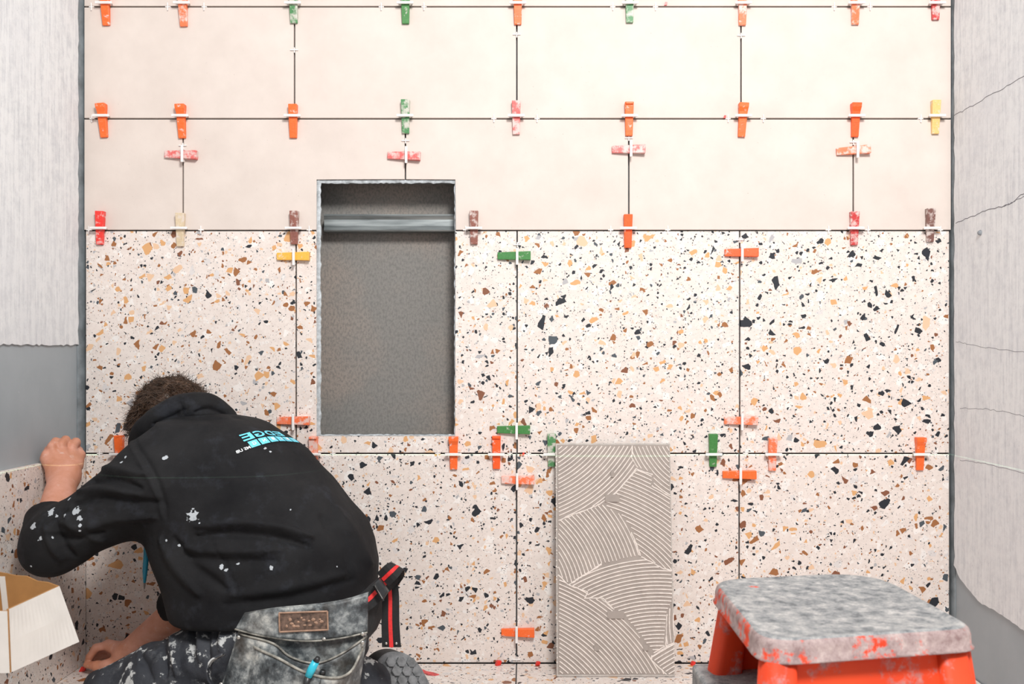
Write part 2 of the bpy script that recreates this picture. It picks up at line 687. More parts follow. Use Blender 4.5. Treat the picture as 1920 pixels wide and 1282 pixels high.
wb = ring_wall('wall_back', 0.0135, 0.036, M['mortar'], NX0 + 0.002, NX1 - 0.001, NZ0 + 0.003, NZ1 - 0.006)
tag(wb, 'tiled back wall of the alcove with a cut niche', kind='structure')


def mat_niche():
    m, nt, b = new_mat('fibre_board')
    v = coords(nt)
    c = ramp(nt, noise_n(nt, v, 5, 3, 0.5), [(0.38, (0.215, 0.205, 0.19)), (0.62, (0.275, 0.235, 0.205))])
    c = mix(nt, ramp(nt, noise_n(nt, coords(nt, scale=(1, 1, 0.6)), 170, 5, 0.7), [(0.40, (0.6, 0.6, 0.6)), (0.55, (0, 0, 0))]), c, (0.12, 0.115, 0.11))
    setc(b, nt, c)
    b.inputs['Roughness'].default_value = 0.7
    return m


M['niche'] = mat_niche()
nb_ = bm_obj('niche_board', box_bm((NX0 - 0.12, 0.112, NZ0 - 0.12), (NX1 + 0.12, 0.125, NZ1 + 0.12)), M['niche'])
nb_.parent = wb
tag(nb_, 'mottled grey-brown fibre board at the back of the niche')
# cavity sides so no light leaks in
b = bmesh.new()
for lo_, hi_ in (((NX0 - 0.14, 0.036, NZ0 - 0.14), (NX0 - 0.12, 0.126, NZ1 + 0.14)), ((NX1 + 0.12, 0.036, NZ0 - 0.14), (NX1 + 0.14, 0.126, NZ1 + 0.14)),
                 ((NX0 - 0.12, 0.036, NZ0 - 0.14), (NX1 + 0.12, 0.126, NZ0 - 0.02)), ((NX0 - 0.12, 0.036, NZ1 + 0.12), (NX1 + 0.12, 0.126, NZ1 + 0.14))):
    box_bm(lo_, hi_, 0, b)
cs = bm_obj('niche_cavity', b, M['niche'])
cs.parent = wb

# rough grey adhesive edge round the niche
b = bmesh.new()


def rough_strip(bm, a, c, wid, out, n=70, amp=0.0016):
    """ragged bead from a to c; wid = cross vector, out = outward vector"""
    a, c, wid, out = Vector(a), Vector(c), Vector(wid), Vector(out)
    prev = None
    for i in range(n + 1):
        p = a.lerp(c, i / n)
        j1, j2, j3 = (random.uniform(-1, 1) * amp for _ in range(3))
        row = [bm.verts.new(p + wid.normalized() * j1 * 0.4), bm.verts.new(p + wid * 0.5 + out * (1 + j2 * 120)),
               bm.verts.new(p + wid * (1 + j3 / wid.length) + out * 0.2), bm.verts.new(p + wid * 0.5 - out * 3)]
        if prev:
            for q in range(4):
                bm.faces.new((prev[q], prev[(q + 1) % 4], row[(q + 1) % 4], row[q]))
        prev = row


o_ = Vector((0, -0.0022, 0))
rough_strip(b, (NX0 - 0.0025, 0.006, NZ0), (NX0 - 0.0025, 0.006, NZ1), (0.0125, 0, 0), o_)
rough_strip(b, (NX1 + 0.001, 0.006, NZ0), (NX1 + 0.001, 0.006, NZ1), (-0.0035, 0, 0), o_)
rough_strip(b, (NX0, 0.006, NZ1 + 0.0005), (NX1, 0.006, NZ1 + 0.0005), (0, 0, -0.009), o_, 50)
rough_strip(b, (NX0, 0.006, NZ0 - 0.002), (NX1, 0.006, NZ0 - 0.002), (0, 0, 0.0055), o_, 50)
ne = bm_obj('niche_edge', b, M['board_edge'])
ne.parent = wb
tag(ne, 'ragged pale grey edge of the cut board round the niche')


# --- tiles of the back wall
def tile(name, pxpts, mat, parent, thick=0.0105, yface=0.0):
    pts = [Vector((X(a), yface, Z(c))) for a, c in pxpts]
    cen = Vector((sum(p.x for p in pts) / len(pts), yface, sum(p.z for p in pts) / len(pts)))
    bmx = prism_bm([p - cen for p in pts], (0, thick, 0), 0.0008)
    o = bm_obj(name, bmx, mat, parent)
    o.location = cen
    return o


G = 1.4
LX, RX = 158.0, 1783.0


def rect(x0, y0, x1, y1):
    return [(x0, y0), (x1, y0), (x1, y1), (x0, y1)]


def row(xs, y0, y1, mat):
    for a, c in zip(xs[:-1], xs[1:]):
        tile('tile', rect(a + (G if a != xs[0] else 0), y0 + G, c - (G if c != xs[-1] else 0), y1 - G), mat, wb)


row([LX, 343, 760.5, 1179, 1600, RX], -200, 12.5, M['plain'])
row([LX, 343, 760.5, 1179, 1600, RX], -415, -200, M['plain'])
row([LX, 552, 969, 1389.5, RX], 12.5, 222.5, M['plain'])
y0, y1 = 222.5, 432
tile('tile', rect(LX, y0 + G, 343 - G, y1 - G), M['plain'], wb)
tile('tile', [(343 + G, y0 + G), (760 - G, y0 + G), (760 - G, 336), (593, 336), (593, y1 - G), (343 + G, y1 - G)], M['plain'], wb)
tile('tile', [(760 + G, y0 + G), (1179 - G, y0 + G), (1179 - G, y1 - G), (854.5, y1 - G), (854.5, 336), (760 + G, 336)], M['plain'], wb)
tile('tile', rect(1179 + G, y0 + G, 1600 - G, y1 - G), M['plain'], wb)
tile('tile', rect(1600 + G, y0 + G, RX, y1 - G), M['plain'], wb)
y0, y1 = 432, 850
LT, RT = 161.0, 1779.5
tile('tile', rect(LT, y0 + G, 555 - G, y1 - G), M['terrazzo'], wb)
tile('tile', [(555 + G, y0 + G), (593, y0 + G), (593, 818), (854, 818), (854, y0 + G), (969.5 - G, y0 + G), (969.5 - G, y1 - G), (555 + G, y1 - G)], M['terrazzo'], wb)
tile('tile', rect(969.5 + G, y0 + G, 1387 - G, y1 - G), M['terrazzo'], wb)
tile('tile', rect(1387 + G, y0 + G, RT, y1 - G), M['terrazzo'], wb)
y0, y1 = 850, 1243
for a, c in ((LT, 555), (555, 968.5), (968.5, 1386), (1386, RT)):
    tile('tile', rect(a + (G if a != LT else 0), y0 + G, c - (G if c != RT else 0), y1 - 1.2), M['terrazzo'], wb)

# --- steel stud in the niche
def mat_galv():
    m, nt, b = new_mat('galvanised_steel')
    v = coords(nt, scale=(0.25, 1, 3))
    setc(b, nt, ramp(nt, noise_n(nt, v, 22, 5, 0.6), [(0.35, (0.16, 0.18, 0.185)), (0.7, (0.40, 0.43, 0.43))]))
    b.inputs['Metallic'].default_value = 0.75
    b.inputs['Roughness'].default_value = 0.42
    return m


M['galv'] = mat_galv()
sy = 0.060
prof = [(sy + 0.045, Z(395.5)), (sy, Z(395.5)), (sy - 0.002, Z(398.5)), (sy + 0.004, Z(405.5)), (sy + 0.004, Z(417.5)), (sy - 0.002, Z(425.5)), (sy, Z(428.0)), (sy + 0.045, Z(428.0)),
        (sy + 0.045, Z(428.0) + 0.002), (sy + 0.003, Z(428.0) + 0.002), (sy + 0.007, Z(417.5)), (sy + 0.007, Z(405.5)), (sy + 0.003, Z(395.5) - 0.002), (sy + 0.045, Z(395.5) - 0.002)]
x0, x1 = NX0 - 0.005 + 0.012, NX1 + 0.10
stud = bm_obj('steel_stud', prism_bm([(x0 - x0, p[0], p[1]) for p in prof], (x1 - x0, 0, 0)), M['galv'], loc=(x0, 0, 0))
tag(stud, 'galvanised steel channel running across the top of the niche', 'steel stud')

# --- floor
fl = bm_obj('floor', box_bm((XL - 0.3, -4.6, -0.09), (XR + 0.3, 0.03, -0.011)), M['mortar'])
tag(fl, 'white terrazzo floor at the foot of the wall', kind='structure')
fg = 0.0016
fx = [XL + 0.002, X(968.5) - 0.6, X(968.5), X(968.5) + 0.6, XR - 0.002]
fys = [-0.004, -0.604, -1.204, -1.804, -2.404, -3.0, -3.6]
for ra in range(len(fys) - 1):
    for a, c in zip(fx[:-1], fx[1:]):
        cx, cy = (a + c) / 2, (fys[ra] + fys[ra + 1]) / 2
        hx, hy = (c - a) / 2 - fg, (fys[ra] - fys[ra + 1]) / 2 - fg
        bmx = prism_bm([(-hx, -hy, 0), (hx, -hy, 0), (hx, hy, 0), (-hx, hy, 0)], (0, 0, -0.0105), 0.0008)
        o = bm_obj('tile', bmx, M['floor_terrazzo'], fl, loc=(cx, cy, 0))


# --- side walls: grey membrane with a coat of plaster ending in a ragged edge
def side_wall(name, xf, sgn, edge, mat, label):
    w = bm_obj(name, box_bm((min(xf, xf + sgn * 0.12), yfront, -0.1), (max(xf, xf + sgn * 0.12), 0.05, ztop)), M['membrane'])
    tag(w, label, kind='structure')
    # plaster coat, thickness towards the room
    pts = []
    n = 150
    ys = np.linspace(edge[0][0], edge[-1][0], n)
    zs = np.interp(ys, [e[0] for e in edge], [e[1] for e in edge]) if edge[0][0] < edge[-1][0] else np.interp(-ys, [-e[0] for e in edge], [e[1] for e in edge])
    for y, z in zip(ys, zs):
        pts.append((xf - sgn * 0.005, y, z + random.uniform(-1, 1) * 0.0022))
    y_in = pts[0][1]
    for i in range(60):
        pass
    top = [(xf - sgn * 0.005, pts[-1][1], ztop - 0.002)]
    m = 80
    for i in range(m + 1):
        t = i / m
        z = ztop - 0.002 + (pts[0][2] - ztop) * t
        top.append((xf - sgn * 0.005, y_in + random.uniform(-1, 1) * 0.0035 - 0.004, z))
    c = bm_obj('plaster_coat', prism_bm(pts + top[:-1], (sgn * 0.0055, 0, 0), 0), mat, w)
    return w, c


zb = CAMZ - (647 - VPY) * K * 0.93
wl, _ = side_wall('wall_left', XL, -1, [(-0.014, zb + 0.003), (-0.25, zb), (yfront + 0.01, zb - 0.012)], M['plaster_l'],
                  'left wall, white board-marked plaster above a smooth grey panel')
q1, q2, q3 = W(1800, 1083, 0.985), W(1850, 1128, 0.94), W(1920, 1150, 0.885)
wr, _ = side_wall('wall_right', XR, 1, [(-0.012, q1.z + 0.03), (-0.05, q1.z), (-0.16, q2.z), (-0.30, q3.z - 0.01), (-0.7, q3.z - 0.05), (yfront + 0.01, q3.z - 0.08)], M['plaster_r'],
                  'right wall, cracked whitish plaster above a grey coated foot')
# cracks and a small stone lump in the right wall
def wall_line(pts, mat, rad, name, parent):
    P3 = []
    for px, py in pts:
        r = (XR - 0.005) / ((px - VPX) * K)
        P3.append(W(px, py, r))
    P3 = [Vector(p) + Vector((0.0002, 0, random.uniform(-1, 1) * 0.002)) for p in spline(P3, 26)]
    return bm_obj(name, tube_bm(P3, rad, 5), mat, parent)


M['crack'] = mat_simple('crack_dark', (0.16, 0.16, 0.18), 0.9)
M['stone'] = mat_simple('pebble', (0.25, 0.27, 0.29), 0.8, var=0.3)
for pts, rad in (([(1788, 217), (1815, 203), (1850, 182), (1880, 166), (1925, 138)], 0.0009),
                 ([(1792, 418), (1820, 407), (1850, 394), (1890, 383), (1925, 358)], 0.0010),
                 ([(1880, 388), (1900, 378), (1925, 366)], 0.0008),
                 ([(1792, 640), (1840, 650), (1925, 661)], 0.0006), ([(1800, 765), (1850, 767), (1925, 780)], 0.0006),
                 ([(1800, 862), (1850, 870), (1925, 889)], 0.0006)):
    c = wall_line(pts, M['crack'], rad, 'crack', wr)
b = bmesh.new()
bmesh.ops.create_icosphere(b, subdivisions=2, radius=0.007)
for v in b.verts:
    v.co *= 1 + 0.25 * mnoise.noise(v.co * 300)
r_ = (XR - 0.006) / ((1838 - VPX) * K)
bm_obj('pebble', b, M['stone'], wr, True, loc=W(1838, 436, r_))

# grey corner beads between side walls and back wall
M['corner'] = mat_simple('corner_sealant', (0.19, 0.215, 0.23), 0.55, var=0.35, vscale=25)
for nm, xa, xb in (('trim_1', XL, X(157.2)), ('trim_2', X(1783.6), XR)):
    b = bmesh.new()
    n = 90
    rows_ = []
    sg = 1 if nm == 'trim_1' else -1
    for i in range(n + 1):
        z = -0.01 + (ztop - 0.01) * i / n
        j = random.uniform(0, 1) * 0.0015
        if sg > 0:
            prof_ = [(xa + 0.0005, -0.016 - j), (xa + 0.003, -0.012), (xa + (xb - xa) * 0.55, -0.002 + j), (xb - 0.0015, 0.008), (xb - 0.001, 0.02), (xa - 0.003, 0.02)]
        else:
            prof_ = [(xb - 0.0005, -0.014 - j), (xb - 0.002, -0.010), (xb - (xb - xa) * 0.55, -0.002 + j), (xa + 0.0015, 0.008), (xa + 0.001, 0.02), (xb + 0.003, 0.02)]
        rows_.append([b.verts.new((p[0], p[1], z)) for p in prof_])
    for i in range(n):
        for j in range(6):
            b.faces.new((rows_[i][j], rows_[i][(j + 1) % 6], rows_[i + 1][(j + 1) % 6], rows_[i + 1][j]))
    t = bm_obj(nm, b, M['corner'], smooth=True)
    tag(t, 'grey sealed corner joint between side wall and tiles', kind='structure')

# tiles on the left wall
LWT = X(161.5)
ztile = Z(850.5)
ly = -0.0015
for i, ln in enumerate((0.60, 0.60, 0.60)):
    y1_, y0_ = ly, ly - ln + 0.003
    cen = Vector((LWT, (y0_ + y1_) / 2, ztile / 2))
    hy, hz = (y1_ - y0_) / 2, ztile / 2 - 0.001
    bmx = prism_bm([(0, -hy, -hz), (0, hy, -hz), (0, hy, hz), (0, -hy, hz)], (-(LWT - XL) + 0.001, 0, 0), 0.0008)
    bm_obj('tile', bmx, M['terrazzo'], wl, loc=cen)
    ly -= ln

# ================================================================== LEVELLING WEDGES
def wedge_mesh(kind):
    """wedge lying on the tile, length along z (thick end up), towards the room = -y"""
    b = bmesh.new()
    L = 0.089
    n = 8
    rows_ = []
    for i in range(n + 1):
        t = i / n
        w = 0.0095 + 0.0022 * t
        th = 0.0085 + 0.010 * t
        z = (t - 0.5) * L
        off = 0.0
        if kind == 'hook' and i >= n - 1:
            th += 0.0045
            w += 0.0012
        rows_.append([b.verts.new(p) for p in ((-w, -0.0004, z), (w, -0.0004, z), (w, -th, z), (-w, -th, z))])
    for i in range(n):
        for j in range(4):
            b.faces.new((rows_[i][j], rows_[i][(j + 1) % 4], rows_[i + 1][(j + 1) % 4], rows_[i + 1][j]))
    b.faces.new(rows_[0]); b.faces.new(rows_[-1])
    bmesh.ops.recalc_face_normals(b, faces=b.faces)
    es = [e for e in b.edges if len(e.link_faces) == 2 and e.calc_face_angle(0) > 0.6]
    bmesh.ops.bevel(b, geom=es, offset=0.0013, segments=2, affect='EDGES', profile=0.5)
    if kind == 'grip':   # raised grip rib at the thick end
        box_bm((-0.0102, -0.0225, L / 2 - 0.007), (0.0102, -0.016, L / 2 - 0.001), 0.0012, b)
    for i in range(7):     # fine teeth on the face
        z = -0.030 + i * 0.004
        th = 0.0085 + 0.010 * (z / L + 0.5)
        box_bm((-0.006, -th - 0.0005, z - 0.0008), (0.006, -th + 0.002, z + 0.0008), 0, b)
    me = bpy.data.meshes.new('wedge_' + kind)
    bmesh.ops.recalc_face_normals(b, faces=b.faces)
    b.to_mesh(me); b.free()
    return me


def clip_mesh():
    """white clip: slotted window the wedge is driven through, standing in the joint"""
    b = bmesh.new()
    box_bm((-0.0225, -0.0235, -0.0038), (0.0225, -0.0185, 0.0030), 0.0010, b)       # bridge over the wedge
    for s in (-1, 1):
        x0_, x1_ = sorted((s * 0.0130, s * 0.0215))
        b2 = prism_bm([(s * 0.0130, -0.019, -0.0009), (s * 0.0222, -0.019, -0.0009), (s * 0.0165, 0.004, -0.0009), (s * 0.0130, 0.004, -0.0009)], (0, 0, 0.0018), 0, b)
    box_bm((-0.0165, -0.0245, -0.0010), (0.0165, -0.0232, 0.0004), 0, b)
    me = bpy.data.meshes.new('clip')
    bmesh.ops.recalc_face_normals(b, faces=b.faces)
    b.to_mesh(me); b.free()
    me.materials.append(M['white_plastic'])
    return me


wedge_me = {k: wedge_mesh(k) for k in ('plain', 'hook', 'grip')}
wedge_cache = {}
clip_me = clip_mesh()


def leveler(px, py, jx, jy, colour, label, horiz=False, kind='plain', ang=0.0):
    """px,py wedge centre; jx,jy where its clip stands in the joint"""
    root = empty('tile_leveler', (X(px), 0, Z(py)))
    rz = math.radians(ang) + (math.pi / 2 * (1 if horiz != 'r' else -1) if horiz else 0)
    key = (kind, colour)
    if key not in wedge_cache:
        me = wedge_me[kind].copy()
        me.name = 'wedge'
        me.materials.append(M['w_' + colour])
        wedge_cache[key] = me
    w = bpy.data.objects.new('wedge', wedge_cache[key])
    col.objects.link(w)
    w.parent = root
    w.rotation_euler = (0, rz, 0)
    c = bpy.data.objects.new('clip', clip_me)
    col.objects.link(c)
    c.parent = root
    c.location = (X(jx) - X(px), 0, Z(jy) - Z(py))
    c.rotation_euler = (0, math.pi / 2 if horiz else 0, 0)
    c['label'] = 'white plastic clip'
    tag(root, label, 'leveling wedge', 'tile levelling wedges on the back wall')
    return root


SEQ = ['first', 'second', 'third', 'fourth', 'fifth', 'sixth', 'seventh', 'eighth', 'ninth']


def vrow(joint_y, items, where):
    for i, (px, top, bot, colr, kind, ang) in enumerate(items):
        cy = (top + bot) / 2
        label = '%s wedge on the %s, %s from left wall' % (colr, where, SEQ[i])
        leveler(px, cy, px, joint_y - 3, colr, label, False, kind, ang)


vrow(12.5, [(200, -14, 50, 'orange', 'plain', -2), (345, -12, 52, 'dusty orange', 'plain', -2), (552, -18, 46, 'dusty green', 'plain', 0), (761, -17, 47, 'green', 'plain', 0),
            (971, -15, 48, 'orange', 'plain', 0), (1180, -18, 44, 'dusty green', 'plain', 0), (1391, -14, 50, 'dusty orange', 'plain', 0), (1602, -15, 48, 'dusty orange', 'plain', 0),
            (1752, -24, 39, 'dark red', 'plain', -1)], 'topmost joint of plain tiles')
vrow(222.5, [(195, 196, 259, 'orange', 'hook', -4), (342, 198, 260, 'orange', 'hook', -2), (551, 197, 260, 'orange', 'plain', 0), (761, 188, 252, 'dusty green', 'plain', 0),
             (968, 191, 253, 'pink', 'plain', 0), (1179, 193, 256, 'orange', 'grip', 0), (1391, 195, 258, 'orange', 'hook', 3), (1602, 195, 258, 'bright orange', 'hook', 1),
             (1752, 192, 250, 'pale yellow', 'plain', 0)], 'middle joint of plain tiles')
vrow(432, [(190, 397, 459, 'red', 'plain', 2), (340, 402, 461, 'beige', 'plain', 1), (553, 396, 459, 'brown', 'plain', 1), (889, 396, 459, 'brown', 'plain', 0),
           (1177, 404, 464, 'bright orange', 'plain', 0), (1600, 397, 461, 'dark red', 'plain', 0), (1742, 391, 455, 'dark brown', 'plain', 0)],
     'joint where plain tiles meet terrazzo')
for px, py, jx, colr, ang, lab in (
        (341, 291, 343.5, 'pink', 2, 'dusty pink wedge lying across the short upright joint nearest the left wall'),
        (758, 293, 760.5, 'pink', 2, 'dusty pink wedge lying across the upright joint above the niche'),
        (1178, 281, 1179, 'pink', 0, 'dusty pink wedge lying across the upright joint right of the niche'),
        (1598, 283, 1601, 'dusty orange', -4, 'dusty orange wedge tilted across the plain-tile joint nearest the right wall')):
    leveler(px, py, jx + 3, py, colr, lab, True, 'plain', ang)
for px, py, jx, colr, hz, lab in (
        (551, 481, 554, 'yellow', True, 'yellow wedge lying across the terrazzo joint left of the niche'),
        (964, 480, 970, 'green', True, 'clean green wedge lying across the upper terrazzo joint right of the niche'),
        (1389, 474, 1389, 'bright orange', True, 'bright orange wedge lying high on the terrazzo joint nearest the right wall'),
        (551, 788, 553, 'dusty orange', True, 'dusty orange wedge lying beside the lower left corner of the niche'),
        (963, 805, 969, 'green', True, 'green wedge lying just above the joint crossing right of the niche'),
        (1388, 788, 1389, 'dusty orange', True, 'orange wedge lying just above the joint crossing nearest the right wall'),
        (971, 899, 970, 'dusty orange', True, 'dusty orange wedge lying just below the joint crossing beside the leaning tile'),
        (1385, 889, 1386, 'orange', True, 'orange wedge lying below the joint crossing nearest the right wall'),
        (971, 1184, 969, 'orange', True, 'orange wedge lying across the terrazzo joint low down near the floor')):
    leveler(px, py, jx, py + 2, colr, lab, hz, 'plain', 0)
for px, top, bot, colr, kind, lab in (
        (226, 815, 878, 'orange', 'plain', 'orange wedge on the terrazzo joint half hidden behind the kneeling worker'),
        (589, 818, 879, 'dusty orange', 'grip', 'worn red-orange wedge upright below the lower left corner of the niche'),
        (851, 818, 879, 'orange', 'hook', 'orange wedge upright below the lower right corner of the niche'),
        (931, 817, 878, 'bright orange', 'grip', 'bright orange wedge upright under the green wedge right of the niche'),
        (1034, 811, 876, 'dusty green', 'plain', 'dust-covered green wedge upright beside the top corner of the leaning tile'),
        (1336, 811, 876, 'green', 'plain', 'green wedge upright between the leaning tile and the right terrazzo joint'),
        (1447, 821, 881, 'dusty orange', 'plain', 'worn orange wedge upright above the step stool'),
        (1723, 820, 880, 'orange', 'hook', 'orange wedge upright on the terrazzo joint nearest the right wall')):
    leveler(px, (top + bot) / 2, px, 850, colr, lab, False, kind, 0)

# small white spacers in the joints, and red ones
def spacer_mesh(name, arms, mat):
    b = bmesh.new()
    for lo_, hi_ in arms:
        box_bm(lo_, hi_, 0.0004, b)
    me = bpy.data.meshes.new(name)
    bmesh.ops.recalc_face_normals(b, faces=b.faces)
    b.to_mesh(me); b.free()
    me.materials.append(mat)
    return me


sp_h = spacer_mesh('spacer', [((-0.0014, -0.004, -0.0105), (0.0014, 0.0, 0.0105)), ((-0.007, -0.002, -0.0014), (0.007, 0.006, 0.0014))], M['white_plastic'])
sp_v = spacer_mesh('spacer_b', [((-0.0105, -0.004, -0.0014), (0.0105, 0.0, 0.0014)), ((-0.0014, -0.002, -0.007), (0.0014, 0.006, 0.007))], M['white_plastic'])


def spacer(px, py, me, label):
    o = bpy.data.objects.new('tile_spacer', me)
    col.objects.link(o)
    o.location = (X(px), 0, Z(py))
    tag(o, label, 'tile spacer', 'white tile spacers')


ROWS = {13: ('topmost plain', [200, 345, 552, 761, 971, 1180, 1391, 1602, 1752], (172, 315, 383, 715, 795, 1149, 1229, 1564, 1631)),
        222.5: ('middle plain', [195, 342, 551, 761, 968, 1179, 1391, 1602, 1752], (173, 926, 1007, 1365, 1431, 1726)),
        431: ('plain-to-terrazzo', [190, 340, 553, 889, 1177, 1600, 1742], (167, 377, 580, 873, 1145, 1252, 1553, 1627, 1763)),
        850: ('level terrazzo', [226, 589, 851, 931, 1034, 1336, 1447, 1723], (187, 624, 821, 956, 991, 1398, 1752))}
for py, (rn, ws, xs) in ROWS.items():
    for x in xs:
        k = sum(1 for w_ in ws if w_ < x)
        names = ['left wall'] + [q + ' wedge' for q in SEQ[:len(ws)]] + ['right wall']
        pos = [158] + ws + [1783]
        a_, b_ = names[k], names[k + 1]
        if (k == 0 or x - pos[k] > pos[k + 1] - x) and k + 1 <= len(ws):
            a_, b_ = b_, a_
        spacer(x, py, sp_h, 'tiny white spacer in the %s joint beside its %s facing the %s' % (rn, a_, b_))
for x, y, lab in ((552, 94, 'tiny white spacer in the upright plain-tile joint left of the niche'),
                  (969, 65, 'tiny white spacer in the upright plain-tile joint under the top orange wedge, second joint'),
                  (1389.5, 67, 'tiny white spacer in the upright plain-tile joint third from the left wall'),
                  (343, 273, 'tiny white spacer above the dusty pink wedge nearest the left wall'),
                  (760.5, 264, 'tiny white spacer above the wedge over the niche'),
                  (1179, 259, 'tiny white spacer above the pink wedge right of the niche'),
                  (1600, 267, 'tiny white spacer above the tilted orange wedge'),
                  (970, 459, 'tiny white spacer above the clean green wedge'),
                  (1387, 450, 'tiny white spacer above the bright orange wedge lying high on the terrazzo joint'),
                  (968.5, 1236, 'tiny white spacer at the foot of the terrazzo joint by the floor')):
    spacer(x, y, sp_v, lab)
b = prism_bm([(-0.006, 0, -0.005), (0.004, 0, -0.004), (0.006, 0, 0.004), (-0.002, 0, 0.005)], (0, -0.006, 0))
red_me = bpy.data.meshes.new('red_spacer')
bmesh.ops.recalc_face_normals(b, faces=b.faces)
b.to_mesh(red_me); b.free()
red_me.materials.append(M['red_plastic'])
for px, py, s, lab in ((1248, 8, 0.9, 'small red plastic spacer sticking out of the topmost joint'), (1358.5, 219.5, 0.8, 'small red plastic spacer sticking out of the middle plain-tile joint'),
                       (981, 851, 0.8, 'small red plastic spacer in the level terrazzo joint beside the crossing')):
    o = bpy.data.objects.new('red_spacer', red_me); col.objects.link(o)
    o.location = (X(px), -0.0005, Z(py)); o.scale = (s * 0.8, s, s)
    tag(o, lab, 'tile spacer', 'red tile spacers')
for px, py, s, lab in ((933, 1246, 1.3, 'small red plastic spacer on the floor left of the terrazzo joint foot'), (1007, 1247, 1.0, 'small red plastic spacer on the floor between the joint foot and the leaning tile'),
                       (1296, 1247, 1.0, 'small red plastic spacer on the floor beside the step stool')):
    o = bpy.data.objects.new('red_spacer', red_me); col.objects.link(o)
    o.location = (X(px), -0.013, 0.0052 * s); o.scale = (s, s * 1.5, s); o.rotation_euler = (0, 0, 0.4)
    tag(o, lab, 'tile spacer', 'red tile spacers')
o = bpy.data.objects.new('red_spacer', red_me); col.objects.link(o)
pz = W(152, 1248, 0.975); o.location = (pz.x + 0.006, pz.y, 0.006); o.scale = (1.5, 1.2, 1.2)
tag(o, 'small red plastic spacer on the floor under the worker\'s fingertips', 'tile spacer', 'red tile spacers')
# red smear on the floor beside the boot
smear_pts = [W(792 + dx, 1258 + dy, 1 / (1 + (15 + dy) / 568)) for dx, dy in ((0, -3), (8, 1), (20, 3), (32, 7), (24, 9), (10, 8), (2, 4))]
sm = bm_obj('chalk_smear', prism_bm([(p.x, p.y, 0.0004) for p in smear_pts], (0, 0, 0.0012)), mat_simple('red_smear', (0.72, 0.10, 0.10), 0.8, var=0.5, vscale=90))
tag(sm, 'scrap of red marking smeared on the floor beside the boot', 'scrap')

# ================================================================== LEANING TILE
TW, TH, TT = 0.305, 0.600, 0.010
foot_r = 568.0 / (1269 - VPY)
yf = -D * (1 - foot_r)
th = math.asin(min(0.9, (-yf - 0.030) / TH))
lt_root = empty('leaning_tile', (0, 0, 0))
cenx = ((1047 - VPX) * K * foot_r + (1262 - VPX) * K * foot_r) / 2
lt_root.location = (cenx, yf, 0.001)
lt_root.rotation_euler = (-th, 0, 0)
tag(lt_root, 'terrazzo tile leaning face to the wall, its back combed with grey-beige adhesive', 'tile')
M['adhesive'] = mat_simple('groove_film', (0.335, 0.29, 0.26), 0.85, var=0.10, vscale=25)  # flat ground between the comb ridges, in a darker tone
M['ridge'] = mat_simple('ridge_adhesive', (0.74, 0.67, 0.62), 0.85, var=0.12, vscale=60)  # comb ridges, coloured much paler than the ground between them
M['smooth_patch'] = mat_simple('tile_back_patch', (0.335, 0.29, 0.26), 0.85, var=0.06)
M['film_edge'] = mat_simple('tile_side', (0.46, 0.42, 0.385), 0.85, var=0.15, vscale=60)
# local: x right, z up the tile, -y towards the room
bm_obj('tile_body', box_bm((-TW / 2, 0, 0), (TW / 2, TT, TH), 0.0008), M['film_edge'], lt_root)
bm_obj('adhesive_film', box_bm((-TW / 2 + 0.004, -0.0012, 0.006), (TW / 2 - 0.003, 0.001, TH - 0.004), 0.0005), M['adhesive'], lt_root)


def zl(a, c):
    """sketch units of the comb pattern -> tile plane"""
    return ((a - 430) / 540 * TW - TW / 2, (1250 - c) / 1110 * TH)


def inside(p, poly):
    r = False
    n = len(poly)
    for i in range(n):
        (x1_, y1_), (x2_, y2_) = poly[i], poly[(i + 1) % n]
        if (y1_ > p[1]) != (y2_ > p[1]) and p[0] < (x2_ - x1_) * (p[1] - y1_) / (y2_ - y1_) + x1_:
            r = not r
    return r


sweeps = [((175, -170), [(440, 152), (792, 152), (788, 205), (812, 262), (705, 388), (640, 432), (440, 512)]),
          ((1180, 40), [(792, 152), (966, 152), (966, 402), (888, 340), (888, 285), (815, 258), (788, 210)]),
          ((450, 1150), [(812, 268), (885, 292), (880, 348), (966, 402), (966, 752), (930, 745), (824, 680), (785, 560), (730, 480), (645, 432), (705, 390)]),
          ((100, 890), [(440, 516), (640, 436), (726, 482), (780, 570), (822, 684), (640, 722), (520, 800), (490, 820), (440, 770)]),
          ((900, 1500), [(490, 824), (524, 800), (640, 726), (826, 688), (930, 748), (968, 753), (968, 888), (936, 960), (925, 1110), (874, 1140), (745, 965), (692, 932), (645, 885), (562, 885), (580, 852)]),
          ((100, 1650), [(440, 776), (488, 824), (578, 856), (560, 888), (640, 890), (696, 938), (742, 972), (868, 1150), (864, 1172), (930, 1238), (440, 1238)]),
          ((1700, 1000), [(968, 892), (970, 1092), (930, 1108), (940, 960)]),
          ((1550, 2210), [(970, 1098), (970, 1238), (934, 1238), (862, 1160), (926, 1118)])]
pitch = 17.6
